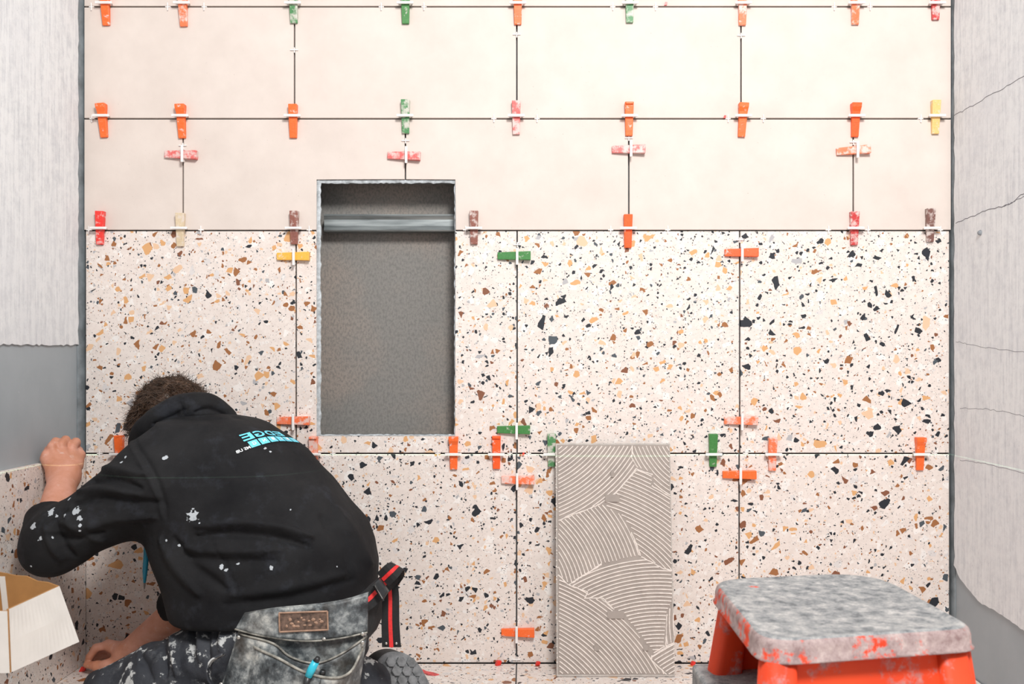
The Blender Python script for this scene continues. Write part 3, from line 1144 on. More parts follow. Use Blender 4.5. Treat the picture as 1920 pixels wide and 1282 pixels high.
for (cx, cy), poly in sweeps:
    b = bmesh.new()
    rs = [math.hypot(p[0] - cx, p[1] - cy) for p in poly]
    angs = [math.atan2(p[1] - cy, p[0] - cx) for p in poly]
    if max(angs) - min(angs) > math.pi:
        angs = [a if a > 0 else a + 2 * math.pi for a in angs]
    a0, a1 = min(angs), max(angs)
    R = min(rs) - 40 + random.uniform(0, 6)
    while R < max(rs) + 5:
        n = max(24, int((a1 - a0) * R / 6))
        run = []

        def flush(run):
            if len(run) < 3:
                return
            k = max(1, len(run) // 24)
            pts = run[::k] + ([run[-1]] if (len(run) - 1) % k else [])
            prev = None
            for i, (u, v) in enumerate(pts):
                u0, v0 = pts[max(0, i - 1)]
                u1, v1 = pts[min(len(pts) - 1, i + 1)]
                t = Vector((u1 - u0, v1 - v0)).normalized()
                nx, nz = -t.y, t.x
                hw = 0.00185 * (1 + random.uniform(-.12, .12))
                hh = 0.0036 * (1 + random.uniform(-.15, .15))
                rowv = [b.verts.new((u - nx * hw, -0.0008, v - nz * hw)), b.verts.new((u - nx * hw * .45, -hh, v - nz * hw * .45)),
                        b.verts.new((u + nx * hw * .45, -hh, v + nz * hw * .45)), b.verts.new((u + nx * hw, -0.0008, v + nz * hw))]
                if prev:
                    for q in range(3):
                        b.faces.new((prev[q], prev[q + 1], rowv[q + 1], rowv[q]))
                else:
                    b.faces.new(rowv)
                prev = rowv
            b.faces.new(list(reversed(prev)))

        for i in range(n + 1):
            a = a0 + (a1 - a0) * i / n
            p = (cx + R * math.cos(a), cy + R * math.sin(a))
            if inside(p, poly):
                run.append(zl(*p))
            else:
                flush(run); run = []
        flush(run)
        R += pitch
    if len(b.verts):
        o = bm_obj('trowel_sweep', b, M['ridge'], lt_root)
    else:
        b.free()
# rim of squeezed adhesive along sweep borders
for (cx, cy), poly in sweeps:
    for i in range(len(poly)):
        p, q = poly[i], poly[(i + 1) % len(poly)]
        if min(p[0], q[0]) < 446 and max(p[0], q[0]) < 446 or min(p[0], q[0]) > 960 or min(p[1], q[1]) > 1230 or max(p[1], q[1]) < 158:
            continue
        if random.random() < 0.55:
            n = max(3, int(math.hypot(p[0] - q[0], p[1] - q[1]) / 12))
            pts = []
            for k in range(n + 1):
                u, v = zl(p[0] + (q[0] - p[0]) * k / n + random.uniform(-2, 2), p[1] + (q[1] - p[1]) * k / n + random.uniform(-2, 2))
                pts.append((u, -0.0014, v))
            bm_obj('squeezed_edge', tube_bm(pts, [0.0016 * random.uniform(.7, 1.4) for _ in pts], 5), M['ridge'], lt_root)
b = bmesh.new()
for i in range(55):      # beads of adhesive along the left edge
    z = TH * (0.02 + 0.95 * random.random())
    s = random.uniform(0.0008, 0.002)
    m4 = Matrix.Translation((-TW / 2 + random.uniform(-0.0005, 0.003), -0.001, z)) @ Matrix.Diagonal((s, s, s * 1.8, 1))
    bmesh.ops.create_icosphere(b, subdivisions=1, radius=1, matrix=m4)
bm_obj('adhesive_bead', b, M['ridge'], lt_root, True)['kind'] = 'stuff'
for (a0, c0, a1, c1) in ((660, 390, 728, 426), (664, 945, 742, 981), (601, 1103, 625, 1131), (826, 1104, 850, 1130), (688, 272, 704, 306)):
    (u0, v1), (u1, v0) = zl(a0, c0), zl(a1, c1)
    bm_obj('logo_patch', box_bm((u0, -0.0048, v0), (u1, 0, v1), 0.0006), M['smooth_patch'], lt_root)

# ================================================================== STEP STOOL
def mat_stool(name, dust):
    m, nt, b = new_mat(name)
    v = coords(nt)
    n1 = noise_n(nt, v, 16, 8, 0.7)
    n2 = noise_n(nt, coords(nt, scale=(1, 1.0, 1)), 38, 8, 0.78)
    n3 = noise_n(nt, v, 6, 4, 0.5)
    org = ramp(nt, n3, [(0.3, (0.62, 0.040, 0.010)), (0.7, (0.80, 0.075, 0.018))])
    gry = ramp(nt, n2, [(0.38, (0.11, 0.12, 0.13)), (0.46, (0.23, 0.24, 0.245)), (0.56, (0.35, 0.345, 0.34)), (0.66, (0.54, 0.52, 0.50))])
    if dust == 'top':
        f = ramp(nt, n1, [(0.30, (0, 0, 0)), (0.335, (1, 1, 1))])
    elif dust == 'rim':
        f = ramp(nt, n1, [(0.435, (0, 0, 0)), (0.49, (0.92, 0.92, 0.92))])
        gry = mix(nt, 0.22, gry, (0.50, 0.30, 0.26))
    else:
        f = ramp(nt, n1, [(0.535, (0, 0, 0)), (0.66, (0.8, 0.8, 0.8))])
    setc(b, nt, mix(nt, f, org, gry))
    b.inputs['Roughness'].default_value = 0.62
    b.inputs['Specular IOR Level'].default_value = 0.35
    bump(nt, b, n2, 0.35, 0.0015)
    return m


M['st_top'], M['st_rim'], M['st_body'] = mat_stool('stool_top', 'top'), mat_stool('stool_rim', 'rim'), mat_stool('stool_body', 'body')
H_ST = 0.43
FLc, FRc, BRc, BLc = (Vector(p) for p in ((0.326, -1.330), (0.650, -1.256), (0.634, -0.872), (0.330, -0.935)))
st_root = empty('step_stool', (0.485, -1.10, 0))
tag(st_root, 'worn orange plastic step stool with a dusty grey top', 'step stool')


def rquad(corners, rad, seg=6):
    """rounded polygon in plan, corners anticlockwise"""
    out = []
    n = len(corners)
    for i in range(n):
        p, a, c = corners[i], corners[i - 1], corners[(i + 1) % n]
        u, v = (a - p).normalized(), (c - p).normalized()
        r = rad[i] if isinstance(rad, list) else rad
        p0, p1 = p + u * r, p + v * r
        for k in range(seg + 1):
            t = k / seg
            q = p0 * (1 - t) ** 2 + p * 2 * t * (1 - t) + p1 * t * t
            out.append(q)
    return out


plan = [FLc, FRc, BRc, BLc]
cen2 = sum(plan, Vector((0, 0))) / 4


def plan_ring(b, off, z, rads):
    pts = rquad([c + (c - cen2).normalized() * off for c in plan], rads)
    return [b.verts.new((p.x - st_root.location.x, p.y - st_root.location.y, z)) for p in pts]


rads = [0.062, 0.040, 0.110, 0.055]
b = bmesh.new()
rings = [plan_ring(b, o_, z_, rads) for o_, z_ in ((0.004, 0.398), (0.009, 0.3985), (0.010, 0.4005), (0.006, 0.4025), (0.005, 0.418), (0.002, 0.426), (-0.003, 0.4295), (-0.010, 0.4315), (-0.022, 0.4295))]
n = len(rings[0])
for i in range(len(rings) - 1):
    for j in range(n):
        f = b.faces.new((rings[i][j], rings[i][(j + 1) % n], rings[i + 1][(j + 1) % n], rings[i + 1][j]))
        f.material_index = 1 if i < 6 else 0
ft = b.faces.new(rings[-1]); ft.material_index = 0
b.faces.new(list(reversed(rings[0]))).material_index = 1
o = bm_obj('platform', b, [M['st_top'], M['st_rim']], st_root)
o.data.shade_smooth()
tag(o, 'grey dust-caked platform with orange showing at the rim')


def st(p):
    return Vector((p[0] - st_root.location.x, p[1] - st_root.location.y, p[2]))


def panel(c0, c1, out, name, leg=0.055, inset=0.016, flare=0.05):
    """side of the stool between plan corners c0 and c1: two corner legs and a recessed web"""
    d = (c1 - c0)
    L = d.length
    d = d.normalized()
    o2 = Vector(out)
    zt = 0.400

    def P(s, off, z):
        k = (zt - z) / zt
        s2 = s + (s - L / 2) / (L / 2) * flare * k
        p = c0 + d * s2 + o2 * (off + flare * 0.9 * k)
        return st((p.x, p.y, z))
    for a, c in ((0.010, leg), (L - leg, L - 0.010)):
        b = bmesh.new()
        lo4 = [P(a - 0.004, 0.0, 0), P(c + 0.006, 0.0, 0), P(c + 0.006, -0.045, 0), P(a - 0.004, -0.045, 0)]
        hi4 = [P(a, 0.0, zt), P(c, 0.0, zt), P(c, -0.045, zt), P(a, -0.045, zt)]
        v0 = [b.verts.new(p) for p in lo4]; v1 = [b.verts.new(p) for p in hi4]
        b.faces.new(list(reversed(v0))); b.faces.new(v1)
        for j in range(4):
            b.faces.new((v0[j], v0[(j + 1) % 4], v1[(j + 1) % 4], v1[j]))
        bmesh.ops.recalc_face_normals(b, faces=b.faces)
        bmesh.ops.bevel(b, geom=[e for e in b.edges if abs((e.verts[0].co - e.verts[1].co).z) > 0.2], offset=0.012, segments=3, affect='EDGES', profile=0.5)
        bm_obj('leg', b, M['st_body'], st_root, True)
    b = bmesh.new()
    q = [(leg - 0.012, 0.06), (leg + 0.03, 0.10), (L - leg - 0.03, 0.10), (L - leg + 0.012, 0.06), (L - leg + 0.012, zt), (leg - 0.012, zt)]
    f0 = [b.verts.new(P(s, -inset, z)) for s, z in q]; f1 = [b.verts.new(P(s, -inset - 0.006, z)) for s, z in q]
    b.faces.new(f0); b.faces.new(list(reversed(f1)))
    for j in range(6):
        b.faces.new((f0[j], f1[j], f1[(j + 1) % 6], f0[(j + 1) % 6]))
    bm_obj(name, b, M['st_body'], st_root)


def outw(c0, c1):
    d = (c1 - c0).normalized()
    return (d.y, -d.x)


panel(FLc, FRc, outw(FLc, FRc), 'side_panel')
panel(BRc, BLc, outw(BRc, BLc), 'side_panel')
panel(FRc, BRc, outw(FRc, BRc), 'rear_panel', leg=0.05)
# lower step between the side panels, on the left
b = bmesh.new()
zs_ = 0.270
q = [(0.303, -1.36), (0.45, -1.33), (0.46, -0.885), (0.300, -0.892)]
v1 = [b.verts.new(st((x, y, zs_))) for x, y in q]; v0 = [b.verts.new(st((x, y, zs_ - 0.045))) for x, y in q]
b.faces.new(v1); b.faces.new(list(reversed(v0)))
for j in range(4):
    b.faces.new((v0[j], v0[(j + 1) % 4], v1[(j + 1) % 4], v1[j]))
bmesh.ops.recalc_face_normals(b, faces=b.faces)
bmesh.ops.bevel(b, geom=list(b.edges), offset=0.008, segments=3, affect='EDGES', profile=0.5)
bm_obj('lower_step', b, M['st_top'], st_root)

# ================================================================== CARTON AND BUCKET
M['card_w'] = mat_simple('white_cardboard', (0.66, 0.63, 0.59), 0.85, var=0.05, vscale=20)
M['card_b'] = mat_simple('brown_cardboard', (0.36, 0.175, 0.055), 0.85, var=0.18, vscale=16)
cx0, cx1, cy0, cy1, cz0, cz1 = -1.14, -0.835, -1.085, -0.905, 0.312, 0.412
ct = empty('carton', (cx0, cy0, cz0))
tag(ct, 'open shallow cardboard carton, white outside and brown inside', 'carton')


def card(name, a, c, d_, e, inn, torn=None, bulge=0.0):
    """cardboard wall a,c (bottom) d_,e (top); inn = inward thickness vector; torn = raised ragged top"""
    b = bmesh.new()
    a, c, d_, e, inn = (Vector(v) for v in (a, c, d_, e, inn))
    n = 16
    rows_ = []
    for i in range(n + 1):
        t = i / n
        p0 = a.lerp(c, t); p1 = e.lerp(d_, t)
        if torn:
            p1 = p1 + Vector((0, 0, torn(t)))
        mid = (p0 + p1) / 2 - inn.normalized() * bulge * math.sin(math.pi * t)
        rows_.append([b.verts.new(q - ct.location) for q in (p0, mid, p1, p1 + inn, mid + inn, p0 + inn)])
    for i in range(n):
        for j in range(6):
            f = b.faces.new((rows_[i][j], rows_[i][(j + 1) % 6], rows_[i + 1][(j + 1) % 6], rows_[i + 1][j]))
            f.material_index = 0 if j in (0, 1) else 1
    b.faces.new(rows_[0]).material_index = 1
    b.faces.new(list(reversed(rows_[-1]))).material_index = 1
    return bm_obj(name, b, [M['card_w'], M['card_b']], ct)


tk = 0.004
card('side_wall', (cx1 + 0.0045, cy0 + 0.0045, cz0), (cx1 + 0.036, cy1, cz0), (cx1 + 0.0005, cy1, cz1), (cx1 + 0.0005, cy0 + 0.0045, cz1 + 0.002), (-tk, 0, 0), bulge=0.003)
card('side_wall', (cx0, cy1, cz0), (cx0, cy0, cz0), (cx0, cy0, cz1), (cx0, cy1, cz1), (tk, 0, 0))
card('end_wall', (cx1 + 0.03, cy1, cz0), (cx0, cy1, cz0), (cx0, cy1, cz1), (cx1, cy1, cz1), (0, -tk, 0), torn=lambda t: 0.026 * math.sin(min(1, t * 2.3) * math.pi / 2) + 0.002 * math.sin(t * 40))
card('end_wall', (cx0, cy0, cz0), (cx1 + 0.004, cy0, cz0), (cx1, cy0, cz1), (cx0, cy0, cz1), (0, tk, 0))
bm_obj('base', box_bm(Vector((cx0 + 0.003, cy0 + 0.003, cz0)) - ct.location, Vector((cx1 + 0.002, cy1 - 0.003, cz0 + 0.004)) - ct.location), M['card_b'], ct)
sp0 = Vector((-0.925, cy1 - 0.0045, 0.335)); sp1 = Vector((-0.935, cy1 - 0.0045, 0.43))
bm_obj('tape_strip', ribbon_bm([sp0 - ct.location, sp1 - ct.location], (0.005, 0, 0), 0.001), M['card_w'], ct)


def lathe_bm(prof, n=40, bm=None):
    b = bm or bmesh.new()
    rings = [[b.verts.new((r * math.cos(2 * math.pi * j / n), r * math.sin(2 * math.pi * j / n), z)) for j in range(n)] for r, z in prof]
    for i in range(len(rings) - 1):
        for j in range(n):
            b.faces.new((rings[i][j], rings[i][(j + 1) % n], rings[i + 1][(j + 1) % n], rings[i + 1][j]))
    b.faces.new(list(reversed(rings[0]))); b.faces.new(rings[-1])
    return b


bk = bm_obj('bucket', lathe_bm([(0.132, 0.0), (0.132, 0.015), (0.126, 0.018), (0.126, 0.05), (0.123, 0.054), (0.108, 0.300), (0.104, 0.308), (0.098, 0.311)]),
            mat_simple('black_bucket', (0.03, 0.03, 0.032), 0.5, var=0.3), smooth=False, loc=(-1.035, -1.0, 0))
tag(bk, 'upturned black mortar bucket under the open carton', 'bucket')

# ================================================================== THE WORKER
person = empty('person', (-0.62, -0.42, 0))
tag(person, 'person kneeling in a paint-spotted black hooded sweatshirt, pressing a wall tile', 'person')


def unit(*v):
    return np.array(Vector(v).normalized())


# ---- skeleton (room coordinates)
C7 = W(350, 790, 0.885)
HEAD = W(322, 796, 0.925)
L_SH, L_EL, L_WR = W(266, 892, 0.835), W(92, 1026, 0.835), W(119, 893, 0.905)
R_SH, R_EL, R_WR = W(455, 870, 0.945), W(385, 1108, 0.925), W(234, 1222, 0.958)
PELV = W(560, 1140, 0.835)
L_HIP, R_HIP = W(520, 1185, 0.80), W(585, 1165, 0.87)
L_KN, R_KN = W(216, 1326, 0.838), Vector((-0.72, -0.20, 0.075))
L_FT = L_KN + Vector((0.36, -0.20, 0.0))
R_FT = Vector((-0.335, -0.415, 0.07))

face = unit(-0.6, 0.35, -0.57)
crown = unit(-0.45, 0.45, 0.75)
crown = crown - face * (crown @ face); crown /= np.linalg.norm(crown)
side = np.cross(face, crown)
Hc = np.array(HEAD)


def hp(f, c, s):
    return Hc + face * f + crown * c + side * s


# ---- hands
def lh(px, py, r=0.912):
    return W(px, py, r)


L_KNUCKLE = [lh(86, 852, 0.908), lh(97, 837, 0.912), lh(115, 834, 0.918), lh(135, 838, 0.926)]     # little .. index
L_FING = []
for i, kn in enumerate(L_KNUCKLE):
    ln = (0.026, 0.032, 0.035, 0.033)[i]
    a = kn + Vector((-0.003, ln * 0.85, 0.010))
    c = a + Vector((-0.006, ln * 0.35, -ln * 0.75))
    e = c + Vector((-0.003, -ln * 0.30, -ln * 0.55))
    L_FING.append((kn, a, c, e))
L_THUMB = (lh(143, 872, 0.915), lh(148, 853, 0.93) + Vector((0.0, 0.004, 0)), lh(146, 846, 0.945), lh(138, 843, 0.955))
R_KN_ = [W(203, 1209, 0.966), W(205, 1213, 0.978), W(209, 1220, 0.988), W(214, 1229, 0.992)]        # index .. little
R_FING = [(R_KN_[0], W(180, 1214, 0.963), W(169, 1230, 0.964), W(163, 1242, 0.967)),
          (R_KN_[1], W(182, 1217, 0.975), W(168, 1231, 0.975), W(164, 1243, 0.975)),
          (R_KN_[2], W(186, 1221, 0.984), W(172, 1234, 0.983), W(169, 1245, 0.980)),
          (R_KN_[3], W(192, 1228, 0.988), W(180, 1238, 0.987), W(176, 1246, 0.985))]
R_THUMB = (W(222, 1240, 0.958), W(200, 1247, 0.956), W(182, 1248, 0.958), W(162, 1246, 0.962))


def chain(P, d, pts, radii, k):
    for i in range(len(pts) - 1):
        d = smin(d, sd_cone(P, pts[i], pts[i + 1], radii[i], radii[i + 1]), k)
    return d


def body_sdf(P):
    # head with face
    d = sd_ell(P, Hc, [face, crown, side], (0.094, 0.104, 0.076))
    d = smin(d, sd_ell(P, hp(0.040, -0.060, 0), [face, crown, side], (0.055, 0.062, 0.052)), 0.03)
    d = smin(d, sd_cone(P, hp(0.088, 0.000, 0), hp(0.110, -0.034, 0), 0.008, 0.013), 0.012)        # nose
    for s in (-1, 1):
        d = smax(d, -sd_ell(P, hp(0.100, 0.004, 0.031 * s), [face, crown, side], (0.016, 0.011, 0.015)), 0.012)   # eye sockets
        d = smin(d, sd_ell(P, hp(0.083, 0.004, 0.031 * s), [face, crown, side], (0.011, 0.010, 0.012)), 0.003)
        d = smin(d, sd_ell(P, hp(-0.005, -0.018, 0.078 * s), [face, crown, side], (0.018, 0.031, 0.009)), 0.004)  # ears
    d = smin(d, sd_cone(P, hp(0.090, -0.066, -0.018), hp(0.090, -0.066, 0.018), 0.007, 0.007), 0.008)             # lips
    # neck and trunk
    d = smin(d, sd_cone(P, hp(-0.035, -0.06, 0), C7, 0.055, 0.062), 0.03)
    mid = C7.lerp(PELV, 0.45) + Vector((-0.03, 0.01, 0))
    d = smin(d, sd_cone(P, C7 + (PELV - C7) * 0.14, mid, 0.085, 0.115), 0.05)
    d = smin(d, sd_cone(P, mid, PELV + Vector((-0.02, 0.02, -0.03)), 0.110, 0.105), 0.05)
    d = smin(d, sd_cone(P, L_SH.lerp(R_SH, 0.12), L_SH.lerp(R_SH, 0.88), 0.055, 0.055), 0.05)
    # legs
    for h_, kn, ft in ((L_HIP, L_KN, L_FT), (R_HIP, R_KN, R_FT)):
        d = smin(d, sd_cone(P, h_ + Vector((-0.03, 0.055, -0.03)), kn + Vector((0, 0, 0.01)), 0.070, 0.048), 0.03)
        d = smin(d, sd_cone(P, kn, kn.lerp(ft, 0.85), 0.046, 0.034), 0.02)
    # left arm
    d = smin(d, sd_cone(P, L_SH, L_EL, 0.050, 0.042), 0.03)
    d = chain(P, d, [L_EL, L_EL.lerp(L_WR, 0.35), L_WR], [0.042, 0.043, 0.0315], 0.015)
    d = smin(d, sd_cone(P, L_WR + Vector((-0.012, 0, 0)), L_WR + Vector((0.014, 0, 0)), 0.026, 0.026), 0.02)
    hand = np.full(len(P), 1.0, np.float32)
    for i, kn in enumerate(L_KNUCKLE):
        w0 = L_WR + Vector((-0.020 + 0.013 * i, 0.004, 0.014))
        hand = smin(hand, sd_cone(P, w0, kn + Vector((0, 0.001, -0.009)), 0.0185, 0.0125), 0.009)
    hand = smin(hand, sd_cone(P, L_WR + Vector((-0.024, 0.006, 0.018)), L_KNUCKLE[0] + Vector((0, 0.008, -0.012)), 0.019, 0.014), 0.012)
    hand = chain(P, hand, L_THUMB, [0.017, 0.0125, 0.0115, 0.009], 0.008)
    for i, f in enumerate(L_FING):
        s = (0.0108, 0.0112, 0.0116, 0.0120)[i]
        fd = chain(P, np.full(len(P), 1.0, np.float32), f, [s, s * 0.95, s * 0.85, s * 0.7], 0.003)
        hand = smin(hand, fd, 0.0030)
    d = smin(d, hand, 0.012)
    # right arm
    d = smin(d, sd_cone(P, R_SH, R_EL, 0.050, 0.042), 0.03)
    d = chain(P, d, [R_EL, R_EL.lerp(R_WR, 0.35), R_WR], [0.042, 0.040, 0.025], 0.015)
    hand = np.full(len(P), 1.0, np.float32)
    for i, kn in enumerate(R_KN_):
        hand = smin(hand, sd_cone(P, R_WR.lerp(R_WR + Vector((0, 0.024, 0.0)), i / 3), kn, 0.020, 0.0150), 0.014)
    hand = smin(hand, sd_cone(P, R_WR, R_THUMB[0], 0.021, 0.018), 0.014)
    hand = chain(P, hand, R_THUMB, [0.018, 0.0135, 0.012, 0.0085], 0.008)
    for i, f in enumerate(R_FING):
        s = (0.0112, 0.0115, 0.0112, 0.0098)[i]
        fd = chain(P, np.full(len(P), 1.0, np.float32), f, [s, s * 0.95, s * 0.85, s * 0.68], 0.003)
        hand = smin(hand, fd, 0.004)
    d = smin(d, hand, 0.012)
    return d


def mat_skin():
    m, nt, b = new_mat('skin')
    v = coords(nt)
    c = ramp(nt, noise_n(nt, v, 14, 5, 0.6), [(0.34, (0.54, 0.225, 0.130)), (0.66, (0.68, 0.34, 0.255))])
    c = mix(nt, ramp(nt, noise_n(nt, v, 160, 3, 0.6), [(0.62, (0, 0, 0)), (0.72, (0.5, 0.5, 0.5))]), c, (0.45, 0.17, 0.11))
    # chalky dust on the hand
    c = mix(nt, ramp(nt, noise_n(nt, v, 42, 6, 0.65), [(0.60, (0, 0, 0)), (0.74, (0.55, 0.55, 0.55))]), c, (0.72, 0.58, 0.54))
    setc(b, nt, c)
    b.inputs['Roughness'].default_value = 0.55
    b.inputs['Subsurface Weight'].default_value = 0.12
    b.inputs['Subsurface Radius'].default_value = (0.012, 0.005, 0.003)
    b.inputs['Subsurface Scale'].default_value = 0.6
    bump(nt, b, noise_n(nt, v, 220, 4, 0.6), 0.25, 0.0012)
    return m


M['skin'] = mat_skin()
V, Q = mesh_sdf(body_sdf, (-1.235, -0.82, -0.02), (-0.22, 0.04, 0.86), 0.0034)
V = relax(V, Q, 1, 0.4)
org = np.array(person.location)
me = np_mesh('body', V - org, Q)
body = link('body', me, M['skin'], person, True)
body['label'] = 'bare forearms and hands, dusty skin'


# ---- sweatshirt
rT = 0.85
trows = [(1190, 345, 690, -0.40, 0.175), (1140, 328, 694, -0.40, 0.178), (1100, 312, 702, -0.39, 0.172), (1060, 296, 705, -0.385, 0.176),
         (1020, 284, 697, -0.382, 0.178), (985, 274, 682, -0.378, 0.178), (950, 252, 652, -0.374, 0.176), (900, 232, 612, -0.366, 0.170),
         (850, 236, 562, -0.352, 0.155), (820, 252, 520, -0.340, 0.140), (800, 276, 482, -0.332, 0.118), (788, 304, 452, -0.328, 0.095), (780, 335, 425, -0.325, 0.06), (775, 365, 385, -0.32, 0.01)]
tz = np.array([W(0, t[0], rT).z for t in trows])
tl = np.array([W(t[1], 0, rT).x for t in trows])
tr = np.array([W(t[2], 0, rT).x for t in trows])
ty = np.array([t[3] for t in trows]); tt = np.array([t[4] for t in trows])
HEM_A, HEM_B = W(325, 1168, 0.82), W(700, 1146, 0.82)
CUFF_L = W(92, 968, 0.861)
CUFF_R = W(322, 1142, 0.940)


def hoodie_sdf(P):
    z = P[:, 2]
    l_, r_ = np.interp(z, tz, tl), np.interp(z, tz, tr)
    c, h_ = (l_ + r_) / 2, np.maximum((r_ - l_) / 2, 0.01)
    t = np.interp(z, tz, tt)
    yc = np.interp(z, tz, ty) + 0.10 * (P[:, 0] - c)
    p = 2.25
    q = (np.abs((P[:, 0] - c) / h_) ** p + np.abs((P[:, 1] - yc) / t) ** p) ** (1 / p)
    d = (q - 1) * np.minimum(h_, t) * 0.85
    d = np.maximum(d, z - tz.max())
    # left sleeve
    s = sd_cone(P, L_SH + Vector((0.02, 0.02, -0.02)), L_EL.lerp(L_SH, 0.12), 0.092, 0.066)
    s = smin(s, sd_cone(P, L_EL.lerp(L_SH, 0.15), L_EL, 0.066, 0.056), 0.03)
    fdir = np.array((CUFF_L - L_EL).normalized())
    f = sd_cone(P, L_EL, CUFF_L + (CUFF_L - L_EL) * 0.4, 0.057, 0.050)
    f = smax(f, (P - np.array(CUFF_L)) @ fdir, 0.006)
    s = smin(s, f, 0.03)
    d = smin(d, s, 0.045)
    # right sleeve
    s = sd_cone(P, R_SH + Vector((0, -0.02, -0.03)), R_EL, 0.085, 0.062)
    fdir = np.array((CUFF_R - R_EL).normalized())
    f = sd_cone(P, R_EL, CUFF_R + (CUFF_R - R_EL) * 0.5, 0.058, 0.048)
    f = smax(f, (P - np.array(CUFF_R)) @ fdir, 0.006)
    s = smin(s, f, 0.03)
    d = smin(d, s, 0.03)
    # hem
    a, b_ = HEM_A, HEM_B
    zh = a.z + (P[:, 0] - a.x) * (b_.z - a.z) / (b_.x - a.x) - 0.012 * np.sin((P[:, 0] - a.x) / (b_.x - a.x) * math.pi)
    hem = zh - z
    d = smax(d, np.where(P[:, 0] > CUFF_R.x + 0.05, hem, hem - 0.03 * 0), 0.01) if False else np.where(P[:, 1] > -0.26, d, smax(d, hem, 0.012))
    return d


V, Q = mesh_sdf(hoodie_sdf, (-1.22, -0.64, 0.10), (-0.24, -0.02, 0.80), 0.0052)
V = relax(V, Q, 2, 0.5)
N = vert_normals(V, Q)
folds = [([(372, 985), (440, 978), (520, 988), (580, 1010)], 0.80, 9, 0.010), ([(372, 1003), (440, 998), (520, 1008), (578, 1028)], 0.80, 9, -0.010),
         ([(350, 1040), (430, 1048), (520, 1050)], 0.80, 10, -0.007), ([(350, 1024), (430, 1030), (530, 1030)], 0.80, 8, 0.006),
         ([(400, 1010), (430, 1060), (458, 1120)], 0.80, 3, -0.004),
         ([(300, 1010), (330, 1060), (380, 1110)], 0.80, 12, 0.008), ([(330, 1010), (370, 1060), (430, 1100)], 0.80, 12, -0.008),
         # seam of the sleeve
         ([(228, 830), (262, 855), (292, 890), (312, 930), (322, 965)], 0.82, 3.5, 0.0045), ([(236, 824), (272, 850), (303, 887), (323, 930), (332, 965)], 0.82, 4, -0.005),
         # sleeve creases
         ([(160, 905), (210, 900), (270, 912)], 0.81, 8, -0.009), ([(165, 885), (215, 880), (280, 890)], 0.81, 8, 0.007),
         ([(120, 950), (180, 938), (250, 945), (300, 940)], 0.80, 9, -0.010), ([(125, 930), (190, 920), (260, 928)], 0.80, 8, 0.008),
         ([(105, 985), (150, 990), (210, 975), (290, 970)], 0.80, 9, 0.009), ([(70, 1010), (110, 1018), (170, 1008)], 0.79, 8, -0.008),
         ([(62, 990), (75, 1030), (90, 1060)], 0.79, 8, 0.008), ([(80, 985), (95, 1025), (112, 1058)], 0.79, 8, -0.008), ([(100, 975), (125, 1005), (165, 1025)], 0.79, 8, 0.007),
         ([(110, 962), (85, 972), (62, 990)], 0.80, 6, -0.006),
         # back
         ([(280, 800), (330, 808), (380, 800)], 0.83, 14, 0.006), ([(620, 960), (660, 1010), (685, 1070)], 0.82, 10, 0.006), ([(600, 970), (640, 1020), (660, 1090)], 0.82, 10, -0.004),
         ([(440, 1110), (540, 1100), (640, 1085)], 0.80, 12, 0.006), ([(430, 1128), (540, 1118), (650, 1100)], 0.80, 8, -0.006)]
V = apply_folds(V, N, [(a_, b_, c_, d_ * 1.35) for a_, b_, c_, d_ in folds])
V = noise_push(V, N, 11, 0.0055, 3.0)
V = relax(V, Q, 1, 0.4)
hoodie_V, hoodie_Q = V, Q
bvh = BVHTree.FromPolygons([Vector(v) for v in V], [tuple(int(i) for i in q) for q in Q])


def on_cloth(px, py):
    """point of the sweatshirt seen along the line to a photo pixel"""
    o0 = Vector((0, -D, CAMZ))
    dr = (W(px, py, 1.0) - o0).normalized()
    hit = bvh.ray_cast(o0, dr)
    return hit[0] if hit[0] is not None else W(px, py, 0.8)


spot_px = [((96, 958), 0.013), ((121, 965), 0.009), ((107, 968), 0.006), ((143, 958), 0.013), ((150, 972), 0.009), ((151, 985), 0.006), ((150, 995), 0.004), ((361, 967), 0.017), ((374, 980), 0.004),
           ((308, 858), 0.009), ((235, 857), 0.006), ((228, 866), 0.005), ((415, 1062), 0.008), ((425, 1069), 0.006), ((447, 1057), 0.005), ((509, 1065), 0.007), ((62, 986), 0.012), ((75, 1010), 0.007),
           ((98, 1007), 0.006), ((58, 1061), 0.004), ((545, 955), 0.004), ((632, 1062), 0.003), ((336, 1022), 0.005), ((312, 1013), 0.004), ((130, 935), 0.007), ((507, 846), 0.006), ((497, 840), 0.005)]
spots = [(Vector(on_cloth(*p)) - person.location, r) for p, r in spot_px]
M['hoodie'] = mat_splat('black_sweatshirt', (0.0036, 0.0036, 0.0050), (0.0170, 0.0168, 0.0180), 0.8, 5, (0.62, 0.66, 0.70), 0.83, 26, spots, splat2=(0.036, 0.040, 0.052), bump_s=0.40)
hoodie = link('sweatshirt', np_mesh('sweatshirt', V - org, Q), M['hoodie'], person, True)
hoodie['label'] = 'black sweatshirt with dried white splashes'

# ---- hood lying folded behind the head
hood_pts = [W(252, 834, 0.878), W(272, 806, 0.872), W(304, 784, 0.868), W(338, 768, 0.868), W(372, 764, 0.872), W(402, 771, 0.882), W(424, 790, 0.895)]
hood_rad = [0.015, 0.022, 0.027, 0.029, 0.030, 0.027, 0.020]
hood_in = [W(275, 822, 0.884), W(315, 800, 0.878), W(360, 790, 0.878), W(405, 788, 0.888), W(436, 798, 0.898)]


